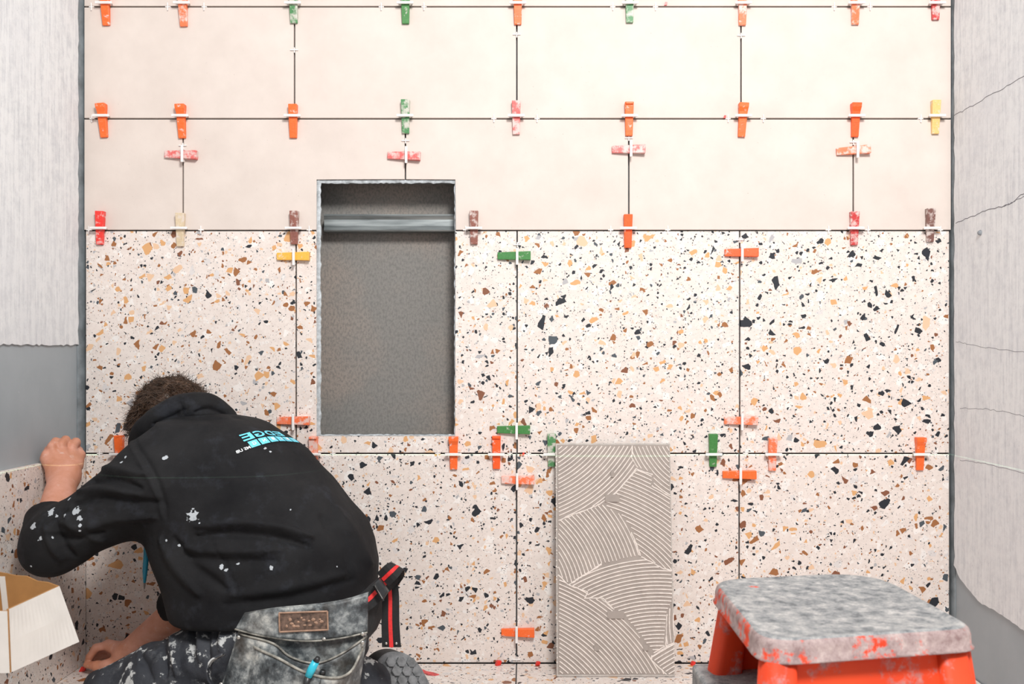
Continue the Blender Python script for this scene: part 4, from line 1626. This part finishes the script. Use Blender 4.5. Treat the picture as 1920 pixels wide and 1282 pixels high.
def hood_sdf(P):
    d = np.full(len(P), 1.0, np.float32)
    pp = [Vector(p) for p in spline(hood_pts, 16)]
    rr = np.interp(np.linspace(0, 1, 16), np.linspace(0, 1, 7), hood_rad)
    d = chain(P, d, pp, rr, 0.02)
    ii = [Vector(p) for p in spline(hood_in, 12)]
    e = chain(P, np.full(len(P), 1.0, np.float32), ii, [0.018] + [0.024] * 10 + [0.016], 0.02)
    d = smin(d, e, 0.016)
    d = smin(d, sd_cone(P, W(425, 785, 0.900), W(462, 798, 0.915), 0.016, 0.011), 0.012)
    # opening for the neck
    d = smax(d, -sd_ell(P, np.array(HEAD) - face * 0.02 - crown * 0.02, [face, crown, side], (0.092, 0.125, 0.078)), 0.01)
    return d


V, Q = mesh_sdf(hood_sdf, (-1.02, -0.48, 0.55), (-0.60, -0.10, 0.80), 0.004)
V = relax(V, Q, 2, 0.5)
N = vert_normals(V, Q)
V = apply_folds(V, N, [([(338, 752), (346, 766), (348, 782)], 0.86, 2.5, -0.004), ([(290, 795), (330, 780), (350, 766)], 0.86, 6, -0.007), ([(368, 772), (392, 768), (412, 780)], 0.86, 6, -0.008),
                       ([(300, 800), (350, 790), (400, 792)], 0.86, 6, 0.005)])
V = noise_push(V, N, 22, 0.004, 1.0)
hood = link('hood', np_mesh('hood', V - org, Q), M['hoodie'], hoodie, True)

# sharp lapel of the folded hood on the far shoulder
lp = [W(432, 786, 0.885), W(464, 786, 0.895), W(474, 797, 0.895), W(490, 815, 0.890), W(452, 812, 0.872)]
bm_obj('hood_flap', prism_bm([p - person.location for p in lp], (0.004, 0.012, -0.006), 0), M['hoodie'], hoodie)

# ---- trousers
def trouser_sdf(P):
    d = sd_ell(P, np.array(PELV) + np.array((0.005, 0.015, -0.075)), [unit(1, 0, 0), unit(0, 1, 0), unit(0, 0, 1)], (0.150, 0.145, 0.105))
    for h_, kn, ft, k in ((L_HIP, L_KN, L_FT, 1.0), (R_HIP, R_KN, R_FT, 0.95)):
        d = smin(d, sd_cone(P, h_ + Vector((-0.03, 0.055, -0.030)), kn + Vector((0, 0, 0.012)), 0.100 * k, 0.078 * k), 0.05)
        d = smin(d, sd_cone(P, kn + Vector((0, 0, 0.01)), kn.lerp(ft, 0.92), 0.070 * k, 0.058 * k), 0.03)
    return smax(d, 0.0035 - P[:, 2], 0.01)


V, Q = mesh_sdf(trouser_sdf, (-1.14, -0.84, -0.02), (-0.20, -0.06, 0.46), 0.0056)
V = relax(V, Q, 2, 0.5)
N = vert_normals(V, Q)
tf = [([(330, 1165), (345, 1200), (352, 1240)], 0.79, 7, -0.012), ([(352, 1155), (362, 1200), (372, 1240)], 0.79, 7, 0.010), ([(372, 1170), (385, 1210), (395, 1260)], 0.79, 5, -0.012),
      ([(265, 1210), (290, 1240), (300, 1275)], 0.79, 7, -0.012), ([(282, 1200), (310, 1230), (325, 1270)], 0.79, 7, 0.010), ([(230, 1240), (255, 1262), (275, 1282)], 0.79, 6, -0.010),
      ([(408, 1155), (412, 1190), (418, 1220)], 0.79, 5, 0.010), ([(395, 1152), (398, 1185), (400, 1210)], 0.79, 5, -0.009), ([(210, 1245), (240, 1250), (270, 1240)], 0.79, 5, 0.008),
      ([(300, 1195), (330, 1190), (350, 1175)], 0.79, 5, 0.008)]
V = apply_folds(V, N, tf)
V = noise_push(V, N, 16, 0.011, 7.0)
V = noise_push(V, N, 40, 0.004, 2.0)
V = relax(V, Q, 1, 0.4)
M['trouser'] = mat_splat('work_trousers', (0.020, 0.022, 0.029), (0.058, 0.062, 0.072), 0.7, 9, (0.66, 0.67, 0.66), 0.60, 52, splat2=(0.16, 0.17, 0.18), bump_s=0.45, weave=700)
tro = link('trousers', np_mesh('trousers', V - org, Q), M['trouser'], person, True)
tro['label'] = 'dark work trousers splashed with white adhesive'
# hammer loop on the thigh
lp_ = [W(424, 1292, 0.765), W(398, 1282, 0.764), W(391, 1258, 0.764), W(398, 1238, 0.765), (W(420, 1226, 0.767))]
bm_obj('loop', ribbon_bm([Vector(p) - person.location for p in spline(lp_, 14)], (0, -0.012, 0.004), 0.003), M['trouser'], person)

# ---- boots
M['boot'] = mat_simple('boot_leather', (0.035, 0.034, 0.034), 0.7, var=0.4, vscale=30)
M['rubber'] = mat_simple('dusty_rubber', (0.155, 0.160, 0.165), 0.85, var=0.4, vscale=60)
bn, bu = Vector((0.42, -0.72, 0.55)).normalized(), Vector((-0.55, 0.25, 0.80))
bu = (bu - bn * bu.dot(bn)).normalized()
bv = bu.cross(bn).normalized()


def boot(center, n, u, lugs):
    """boot with its sole facing n; u points from toe to heel"""
    v = u.cross(n).normalized()
    c = np.array(center)
    A = [np.array(u), np.array(v), np.array(n)]

    def sdf(P):
        d = sd_cone(P, center + u * 0.035 - n * 0.050, center - u * 0.13 - n * 0.035, 0.052, 0.040)
        d = smin(d, sd_cone(P, center + u * 0.040 - n * 0.060, center + u * 0.025 - n * 0.150, 0.052, 0.050), 0.03)
        return smax(d, (P - c) @ A[2] + 0.008, 0.004)
    V, Q = mesh_sdf(sdf, c - 0.27, c + 0.27, 0.0065)
    V = relax(V, Q, 1, 0.5)
    bo = link('boot', np_mesh('boot', V - org, Q), M['boot'], person, True)
    # sole plate
    pl = []
    for i in range(40):
        a = 2 * math.pi * i / 40
        ca, sa = math.cos(a), math.sin(a)
        x = ca * 0.075 if ca > 0 else ca * 0.20
        y = sa * (0.060 if ca > 0 else 0.060 - 0.008 * abs(ca))
        pl.append(center + u * x + v * y - person.location)
    sole = bm_obj('sole', prism_bm([p - n * 0.004 for p in pl], -n * 0.022, 0.003), M['rubber'], bo)
    if lugs:
        # domed hexagonal lugs
        R = 0.0150
        b = bmesh.new()
        base = [b.verts.new((R * math.cos(math.pi / 3 * k), R * math.sin(math.pi / 3 * k) * 0.92, 0)) for k in range(6)]
        top = [b.verts.new((R * 0.84 * math.cos(math.pi / 3 * k), R * 0.80 * math.sin(math.pi / 3 * k), 0.0085)) for k in range(6)]
        b.faces.new(top); b.faces.new(list(reversed(base)))
        for k in range(6):
            b.faces.new((base[k], base[(k + 1) % 6], top[(k + 1) % 6], top[k]))
        bmesh.ops.recalc_face_normals(b, faces=b.faces)
        lm = bpy.data.meshes.new('tread_lug'); b.to_mesh(lm); b.free()
        lm.materials.append(M['rubber'])
        rot = Matrix((u, v, n)).transposed().to_4x4()
        for i in range(-9, 5):
            for j in range(-3, 4):
                x, y = i * 0.0250 + (0.0125 if j % 2 else 0), j * 0.0225
                ok = (x / 0.068) ** 2 + (y / 0.056) ** 2 < 1.0 if x > 0 else (x / 0.19) ** 2 + (y / 0.056) ** 2 < 1
                if not ok:
                    continue
                o = bpy.data.objects.new('tread_lug', lm)
                col.objects.link(o); o.parent = bo
                drop = -0.004 - 0.9 * max(0, (x - 0.03)) ** 2 * 4 - 2.0 * y * y
                o.matrix_local = Matrix.Translation(center + u * x + v * y + n * (drop - 0.001) - person.location) @ rot
    return bo


boot_c = W(754, 1276, 0.862)
boot(boot_c, bn, bu, True)['label'] = 'work boot sole with hexagonal lugs'
boot(L_FT + Vector((0.06, -0.03, 0.035)), Vector((0.55, -0.30, 0.78)).normalized(), Vector((-0.68, 0.37, 0.62)).normalized(), False)

# ---- hair
M['hair'] = mat_simple('brown_hair', (0.060, 0.031, 0.017), 0.5, var=0.6, vscale=120)


def hair_sdf(P):
    d = sd_ell(P, Hc - face * 0.006 + crown * 0.008, [face, crown, side], (0.103, 0.112, 0.086))
    d = smin(d, sd_ell(P, hp(-0.045, -0.03, 0), [face, crown, side], (0.06, 0.07, 0.07)), 0.02)
    cut = (P - np.array(hp(0.055, 0.02, 0))) @ unit(*(face * 0.9 - crown * 0.5))     # leave the face free
    d = smax(d, cut, 0.02)
    low = (P - np.array(hp(0, -0.075, 0))) @ (-crown)
    return smax(d, low, 0.02)


V, Q = mesh_sdf(hair_sdf, Hc - 0.15, Hc + 0.15, 0.005)
N = vert_normals(V, Q)
V = noise_push(V, N, 45, 0.007, 5.0)
hair = link('hair', np_mesh('hair', V - org, Q), M['hair'], person, True)
hair['label'] = 'short tousled brown hair'
# tufts
tri_n = 9000
hv, hf = [], []
pick = rng.integers(0, len(V), tri_n)
lobe = np.array(W(263, 782, 0.905))
for s, i in enumerate(pick):
    p, nn = V[i], N[i]
    if s % 6 == 0:     # longer tuft hanging over the near temple
        q = rng.normal(size=3); q /= np.linalg.norm(q)
        p = lobe + q * np.array((0.028, 0.026, 0.034)) * rng.uniform(0.5, 1.0)
        nn = q
    tang = rng.normal(size=3)
    cl = Vector(p * 22)
    sw = np.array([mnoise.noise(cl), mnoise.noise(cl + Vector((7, 3, 1))), mnoise.noise(cl + Vector((2, 9, 5)))])
    tang = tang * 0.35 + sw * 2.0 + crown * 0.1 - np.array((0, 0, 0.35)); tang -= nn * (tang @ nn)
    tang /= np.linalg.norm(tang) + 1e-6
    ln = rng.uniform(0.012, 0.024)
    lift = rng.uniform(0.05, 0.30)
    if s % 6 == 0:
        tang = np.array((-0.35, 0.1, -0.9)) + rng.normal(size=3) * 0.3; lift = 0.25
    cur = rng.normal(size=3) * 0.5
    w_ = np.cross(tang, nn); w_ /= np.linalg.norm(w_) + 1e-6
    base = len(hv)
    for k in range(4):
        t = k / 3
        c_ = p + (tang + nn * lift + cur * t * t) * ln * t
        wd = 0.0014 * (1 - t * 0.85)
        hv.append(c_ - w_ * wd); hv.append(c_ + nn * wd * 0.8); hv.append(c_ + w_ * wd)
    for k in range(3):
        a = base + k * 3
        for j in range(3):
            hf.append((a + j, a + (j + 1) % 3, a + 3 + (j + 1) % 3, a + 3 + j))
st_ = link('hair_strands', np_mesh('hair_strands', np.array(hv) - org, np.array(hf)), M['hair'], hair, False)
st_['kind'] = 'stuff'

# ---- printed logo on the back (mirrored, as the photograph shows it)
M['print'] = mat_simple('cyan_print', (0.16, 0.66, 0.82), 0.6)
M['print_w'] = mat_simple('white_print', (0.8, 0.82, 0.84), 0.6)


def text_verts(s):
    cu = bpy.data.curves.new('t', 'FONT')
    cu.body = s
    cu.size = 1.0
    cu.offset = 0.028
    cu.resolution_u = 3
    o = bpy.data.objects.new('t', cu)
    me = bpy.data.meshes.new_from_object(o)
    vs_ = np.array([v.co[:] for v in me.vertices])
    fs = [tuple(p.vertices) for p in me.polygons]
    bpy.data.objects.remove(o); bpy.data.curves.remove(cu); bpy.data.meshes.remove(me)
    x0_, x1_, y0_, y1_ = vs_[:, 0].min(), vs_[:, 0].max(), vs_[:, 1].min(), vs_[:, 1].max()
    vs_[:, 0] = (vs_[:, 0] - x0_) / (x1_ - x0_)
    vs_[:, 1] = (vs_[:, 1] - y0_) / (y1_ - y0_)
    return vs_[:, :2], fs


LA = Vector((0.56, 0.82, 0.10)).normalized()
LB = Vector((0.62, -0.24, -0.72)); LB = (LB - LA * LB.dot(LA)).normalized()
LN = LB.cross(LA).normalized()
if LN.y > 0:
    LN = -LN
LO = Vector(on_cloth(447, 817))


def to_cloth(s, t, lift):
    """s along the print towards the far side, t down the back"""
    q = LO + LA * s + LB * t
    hit = bvh.ray_cast(q + LN * 0.25, -LN)
    if hit[0] is None:
        near = bvh.find_nearest(q)
        return near[0] + near[1] * lift
    nn = hit[1] if hit[1].dot(LN) > 0 else -hit[1]
    return hit[0] + nn * lift


def printed(name, verts, faces, mat, lift):
    me = bpy.data.meshes.new(name)
    me.from_pydata([to_cloth(s, t, lift) - person.location for s, t in verts], [], faces)
    return link(name, me, mat, hoodie)


def subdiv_text(string, s0, s1, t0, t1, mat, lift, name):
    v, f = text_verts(string)
    bmx = bmesh.new()
    bv_ = [bmx.verts.new((a, b_, 0)) for a, b_ in v]
    for q in f:
        try:
            bmx.faces.new([bv_[i] for i in q])
        except ValueError:
            pass
    bmesh.ops.triangulate(bmx, faces=bmx.faces[:])
    bmx.verts.index_update()
    # mirrored: reading direction runs from the far side (s1) to the near side (s0)
    verts = [(s1 + (s0 - s1) * vv.co.x, t1 + (t0 - t1) * vv.co.y) for vv in bmx.verts]
    faces = [tuple(x.index for x in ff.verts) for ff in bmx.faces]
    bmx.free()
    return printed(name, verts, faces, mat, lift)


def quad_grid(s0, s1, t0, t1, n=5):
    vs_ = [(s0 + (s1 - s0) * i / n, t0 + (t1 - t0) * j / n) for j in range(n + 1) for i in range(n + 1)]
    fs = [(j * (n + 1) + i, j * (n + 1) + i + 1, (j + 1) * (n + 1) + i + 1, (j + 1) * (n + 1) + i) for j in range(n) for i in range(n)]
    return vs_, fs


PW = 0.034
for i, ch in enumerate('EGDE'):
    subdiv_text(ch, i * PW, i * PW + PW * 0.86, 0.0, 0.021, M['print'], 0.0022, 'print_letter')
for i, ch in enumerate('GNILIT'):
    s0 = 0.006 + i * PW * 0.78
    vs_, fs = quad_grid(s0, s0 + PW * 0.68, 0.025, 0.044)
    printed('print_box', vs_, fs, M['print'], 0.0020)
    subdiv_text(ch, s0 + PW * 0.2, s0 + PW * 0.48, 0.030, 0.039, M['print_w'], 0.0030, 'print_letter')
subdiv_text('MS UB', -0.030, 0.004, 0.036, 0.044, M['print_w'], 0.0022, 'print_letter')

# ---- pencil hanging at the chest
M['blue'] = mat_simple('blue_plastic', (0.015, 0.27, 0.42), 0.4, var=0.1)
M['tip'] = mat_simple('grey_tip', (0.25, 0.22, 0.20), 0.6)
pr = 0.87
pen = empty('marker_pen', W(272, 1104, pr))
tag(pen, 'slim blue pen dangling from the front of the sweatshirt', 'pen')
pp = [W(277, 975, pr), W(276, 1000, pr), W(273, 1025, pr), W(274, 1045, pr), W(272, 1070, pr), W(271, 1092, pr)]
bm_obj('barrel', tube_bm([p - pen.location for p in pp], [0.003, 0.0058, 0.0040, 0.0062, 0.0058, 0.003], 10), M['blue'], pen, True)
bm_obj('nib', tube_bm([W(271, 1092, pr) - pen.location, W(270.5, 1104, pr) - pen.location], [0.003, 0.0014], 8), M['tip'], pen, True)

# ================================================================== TOOL BELT
def mat_leather():
    m, nt, b = new_mat('worn_leather')
    v = coords(nt)
    n1 = noise_n(nt, v, 22, 8, 0.68)
    n2 = noise_n(nt, v, 9, 5, 0.6)
    c = ramp(nt, n1, [(0.38, (0.020, 0.023, 0.026)), (0.48, (0.085, 0.098, 0.105)), (0.57, (0.27, 0.29, 0.29)), (0.66, (0.60, 0.60, 0.56))])
    c = mix(nt, ramp(nt, n2, [(0.48, (0, 0, 0)), (0.70, (0.45, 0.45, 0.45))]), c, (0.17, 0.135, 0.10))
    setc(b, nt, c)
    b.inputs['Roughness'].default_value = 0.48
    bump(nt, b, noise_n(nt, v, 90, 5, 0.65), 0.4, 0.002)
    return m


M['leather'] = mat_leather()
M['leather_edge'] = mat_simple('leather_edge', (0.25, 0.24, 0.21), 0.6, var=0.85, vscale=45)
M['bronze'] = mat_simple('bronze_patch', (0.12, 0.075, 0.055), 0.5, var=0.7, vscale=120)
M['bronze_rim'] = mat_simple('patch_rim', (0.36, 0.22, 0.15), 0.5, var=0.3, vscale=80)
M['web'] = mat_simple('black_webbing', (0.012, 0.012, 0.013), 0.85, var=0.3, vscale=200)
M['webred'] = mat_simple('red_webbing', (0.70, 0.025, 0.025), 0.7, var=0.15, vscale=200)
M['buckle'] = mat_simple('black_buckle', (0.022, 0.023, 0.025), 0.35, var=0.4, vscale=70)
M['metal'] = mat_simple('steel_rivet', (0.55, 0.54, 0.50), 0.35, metal=0.9)
rp = 0.762
belt = empty('tool_belt', W(560, 1330, rp))
tag(belt, 'worn black leather tool pouch on a red-striped belt at the worker\'s hip', 'tool belt')
bl = Vector(belt.location)


def sheet(name, top, bot, bulge, mat, parent, thick=0.004, nu=22, nv=10, smoothp=1.0, side_in=0.0):
    """leather sheet between two px curves; bulge(u,v) in metres towards the room"""
    a = spline([(p[0], p[1], 0) for p in top], nu + 1)
    c = spline([(p[0], p[1], 0) for p in bot], nu + 1)
    b = bmesh.new()
    g0, g1 = [], []
    for j in range(nv + 1):
        v = j / nv
        r0, r1 = [], []
        for i in range(nu + 1):
            u = i / nu
            p = a[i] * (1 - v) + c[i] * v
            q = W(p[0], p[1], rp) + Vector((0, -bulge(u, v), 0)) - bl
            r0.append(b.verts.new(q)); r1.append(b.verts.new(q + Vector((0, thick, 0))))
        g0.append(r0); g1.append(r1)
    for j in range(nv):
        for i in range(nu):
            b.faces.new((g0[j][i], g0[j][i + 1], g0[j + 1][i + 1], g0[j + 1][i]))
            b.faces.new((g1[j][i], g1[j + 1][i], g1[j + 1][i + 1], g1[j][i + 1]))
    for i in range(nu):
        b.faces.new((g0[0][i], g1[0][i], g1[0][i + 1], g0[0][i + 1])); b.faces.new((g0[nv][i], g0[nv][i + 1], g1[nv][i + 1], g1[nv][i]))
    for j in range(nv):
        b.faces.new((g0[j][0], g0[j + 1][0], g1[j + 1][0], g1[j][0])); b.faces.new((g0[j][nu], g1[j][nu], g1[j + 1][nu], g0[j + 1][nu]))
    o = bm_obj(name, b, mat, parent, True)
    rim = [Vector(v.co) for v in []]
    return o


def rim_of(top, bulge, rad, parent, name='piping'):
    a = spline([(p[0], p[1], 0) for p in top], 30)
    pts = [W(p[0], p[1], rp) + Vector((0, -bulge(i / 29, 0) - 0.001, 0)) - bl for i, p in enumerate(a)]
    return bm_obj(name, tube_bm(pts, rad, 7), M['leather_edge'], parent, True)


bend = lambda u: 0.020 * math.sin(math.pi * min(1, max(0, u))) - 0.02 * (u - 0.5) ** 2
back_top = [(457, 1150), (520, 1136), (600, 1127), (650, 1120), (690, 1111)]
back_bot = [(398, 1335), (480, 1345), (560, 1348), (620, 1345), (664, 1335)]
po = sheet('pouch', back_top, back_bot, lambda u, v: bend(u), M['leather'], belt)
band_bot = [(443, 1177), (500, 1186), (575, 1193), (640, 1190), (690, 1183)]
sheet('flap', [(p[0], p[1] + 1) for p in back_top], band_bot, lambda u, v: bend(u) + 0.006 + 0.006 * v, M['leather'], po)
rim_of(band_bot, lambda u, v: bend(u) + 0.013, 0.0018, po)
in_top = [(448, 1186), (520, 1196), (556, 1216), (602, 1228), (645, 1216), (688, 1192)]
in_bot = [(404, 1330), (480, 1340), (560, 1344), (620, 1340), (668, 1328)]
fb1 = lambda u, v: bend(u) + 0.006 + 0.030 * math.sin(math.pi * u) ** 0.7
ip = sheet('inner_pocket', in_top, in_bot, fb1, M['leather'], po)
rim_of(in_top, fb1, 0.0022, po)
out_top = [(474, 1205), (535, 1216), (590, 1236), (640, 1246), (668, 1240), (682, 1212)]
out_bot = [(440, 1335), (500, 1342), (570, 1345), (620, 1342), (672, 1325)]
fb2 = lambda u, v: bend(u) + 0.012 + 0.055 * math.sin(math.pi * u) ** 0.6
op_ = sheet('outer_pocket', out_top, out_bot, fb2, M['leather'], po)
rim_of(out_top, fb2, 0.0026, po)
for px, py in ((614, 1189), (682, 1184), (452, 1190), (682, 1200), (418, 1279)):
    b = bmesh.new()
    bmesh.ops.create_icosphere(b, subdivisions=2, radius=0.0042, matrix=Matrix.Diagonal((1, 0.45, 1, 1)))
    bm_obj('rivet', b, M['metal'], po, True, loc=W(px, py, rp) + Vector((0, -(0.014 + bend((px - 440) / 250)) - 0.006, 0)) - bl)
# label patch
pc = [(531, 1141), (620, 1138), (621, 1172), (532, 1176)]
pb = 0.013 + bend(0.5)
ptc = [W(x, y, rp) + Vector((0, -pb, 0)) - bl for x, y in pc]
pa = bm_obj('label_patch', prism_bm(ptc, (0, 0.004, 0), 0.001), M['bronze'], po)
pa['label'] = 'worn bronze-brown label patch'
ring = ptc + [ptc[0]]
for i in range(4):
    bm_obj('patch_rim', tube_bm([ring[i] + Vector((0, -0.001, 0)), ring[i + 1] + Vector((0, -0.001, 0))], 0.0018, 6), M['bronze_rim'], pa)
for i in range(16):     # worn, flattened relief
    b = bmesh.new()
    bmesh.ops.create_icosphere(b, subdivisions=2, radius=1, matrix=Matrix.Diagonal((random.uniform(.002, .005), 0.0012, random.uniform(.0015, .004), 1)))
    for v in b.verts:
        v.co *= 1 + 0.35 * mnoise.noise(v.co * 400 + Vector((i, 0, 0)))
    bm_obj('worn_relief', b, M['bronze_rim'], pa, True, loc=W(546 + i * 4.2 + random.uniform(-2, 2), random.uniform(1150, 1166), rp) + Vector((0, -pb, 0)) - bl)

# belt webbing on the right and the hanging tail
def strap(name, pxs, halfs, parent, thick=0.003, redw=0.17, rs=None, n=18):
    a = spline([(p[0], p[1], p[2]) for p in pxs], n)
    pts = [W(p[0], p[1], p[2]) - bl for p in a]
    hs = spline([Vector(h) for h in halfs], n)
    o = bm_obj(name, ribbon_bm(pts, [Vector(h) for h in hs], thick), M['web'], parent)
    bm_obj('red_stripe', ribbon_bm(pts, [Vector(h) * redw * 1.25 for h in hs], thick + 0.0022), M['webred'], o)
    return o


strap('belt_strap', [(664, 1140, 0.770), (690, 1124, 0.772), (706, 1108, 0.780), (724, 1092, 0.800), (742, 1074, 0.815)],
      [(-0.009, 0, 0.0175), (-0.0115, 0, 0.0160), (-0.0125, 0, 0.0148), (-0.0125, 0, 0.0140), (-0.012, 0, 0.0125)], belt)
strap('belt_loop', [(718, 1086, 0.790), (735, 1070, 0.788), (746, 1062, 0.80), (745, 1078, 0.82), (736, 1092, 0.825), (728, 1100, 0.82)],
      [(-0.0125, 0, 0.0140), (-0.0125, 0, 0.0140), (-0.013, 0.004, 0.006), (-0.016, 0.004, 0.0), (-0.018, 0, -0.002), (-0.018, 0, 0.0)], belt)
strap('belt_tail', [(730, 1090, 0.816), (732, 1120, 0.812), (732, 1165, 0.810), (734, 1213, 0.808)],
      [(0.0185, 0, 0), (0.0190, 0, 0), (0.0195, 0, 0), (0.0205, 0, 0)], belt)
bkp = [W(697, 1098, 0.768), W(710, 1086, 0.770), W(727, 1110, 0.770), W(716, 1128, 0.768)]
bm_obj('buckle', prism_bm([p - bl for p in bkp], (0.001, 0.014, 0), 0.003), M['buckle'], belt)
bm_obj('buckle_bar', tube_bm([W(702, 1094, 0.766) - bl, W(719, 1126, 0.766) - bl], 0.0022, 8), M['buckle'], belt)
bm_obj('buckle_edge', tube_bm([W(703, 1097, 0.7655) - bl, W(717, 1122, 0.7655) - bl], 0.0009, 6), M['metal'], belt)
for px in (724, 743):
    b = bmesh.new()
    bmesh.ops.create_icosphere(b, subdivisions=2, radius=0.0030, matrix=Matrix.Diagonal((1, 0.5, 1, 1)))
    bm_obj('rivet', b, M['metal'], belt, True, loc=W(px, 1206, 0.806) - bl)
wing = [W(688, 1140, 0.775), W(716, 1120, 0.790), W(715, 1160, 0.795), W(706, 1180, 0.795), W(688, 1200, 0.775)]
bm_obj('side_wing', prism_bm([p - bl for p in wing], (0, 0.004, 0)), M['web'], belt)

# knife in the pouch
kr = 0.728
kn = empty('utility_knife', W(572, 1300, kr))
tag(kn, 'blue and black knife handle poking out of the tool pouch', 'knife')
kp = [W(x, y, kr) - Vector(kn.location) for x, y in ((597, 1232), (592, 1240), (584, 1255), (578, 1268), (570, 1300))]
bm_obj('grip', tube_bm(kp[1:4], [0.0075, 0.0085, 0.007], 10), mat_simple('cyan_plastic', (0.03, 0.50, 0.66), 0.35), kn, True)
bm_obj('cap', tube_bm([kp[0], kp[1]], [0.005, 0.0065], 10), M['buckle'], kn, True)
bm_obj('shank', tube_bm(kp[3:], [0.0065, 0.007], 10), M['buckle'], kn, True)
k2 = empty('marker', W(600, 1300, kr + 0.006))
tag(k2, 'black capped marker standing in the tool pouch beside the knife', 'marker')
p2 = [W(x, y, kr + 0.004) - Vector(k2.location) for x, y in ((606, 1256), (603, 1270), (596, 1305))]
bm_obj('marker_barrel', tube_bm(p2, [0.004, 0.006, 0.006], 10), M['buckle'], k2, True)
bm_obj('marker_cap', tube_bm([p2[0], p2[0].lerp(p2[1], 0.5)], [0.0055, 0.0064], 10), M['buckle'], k2, True)
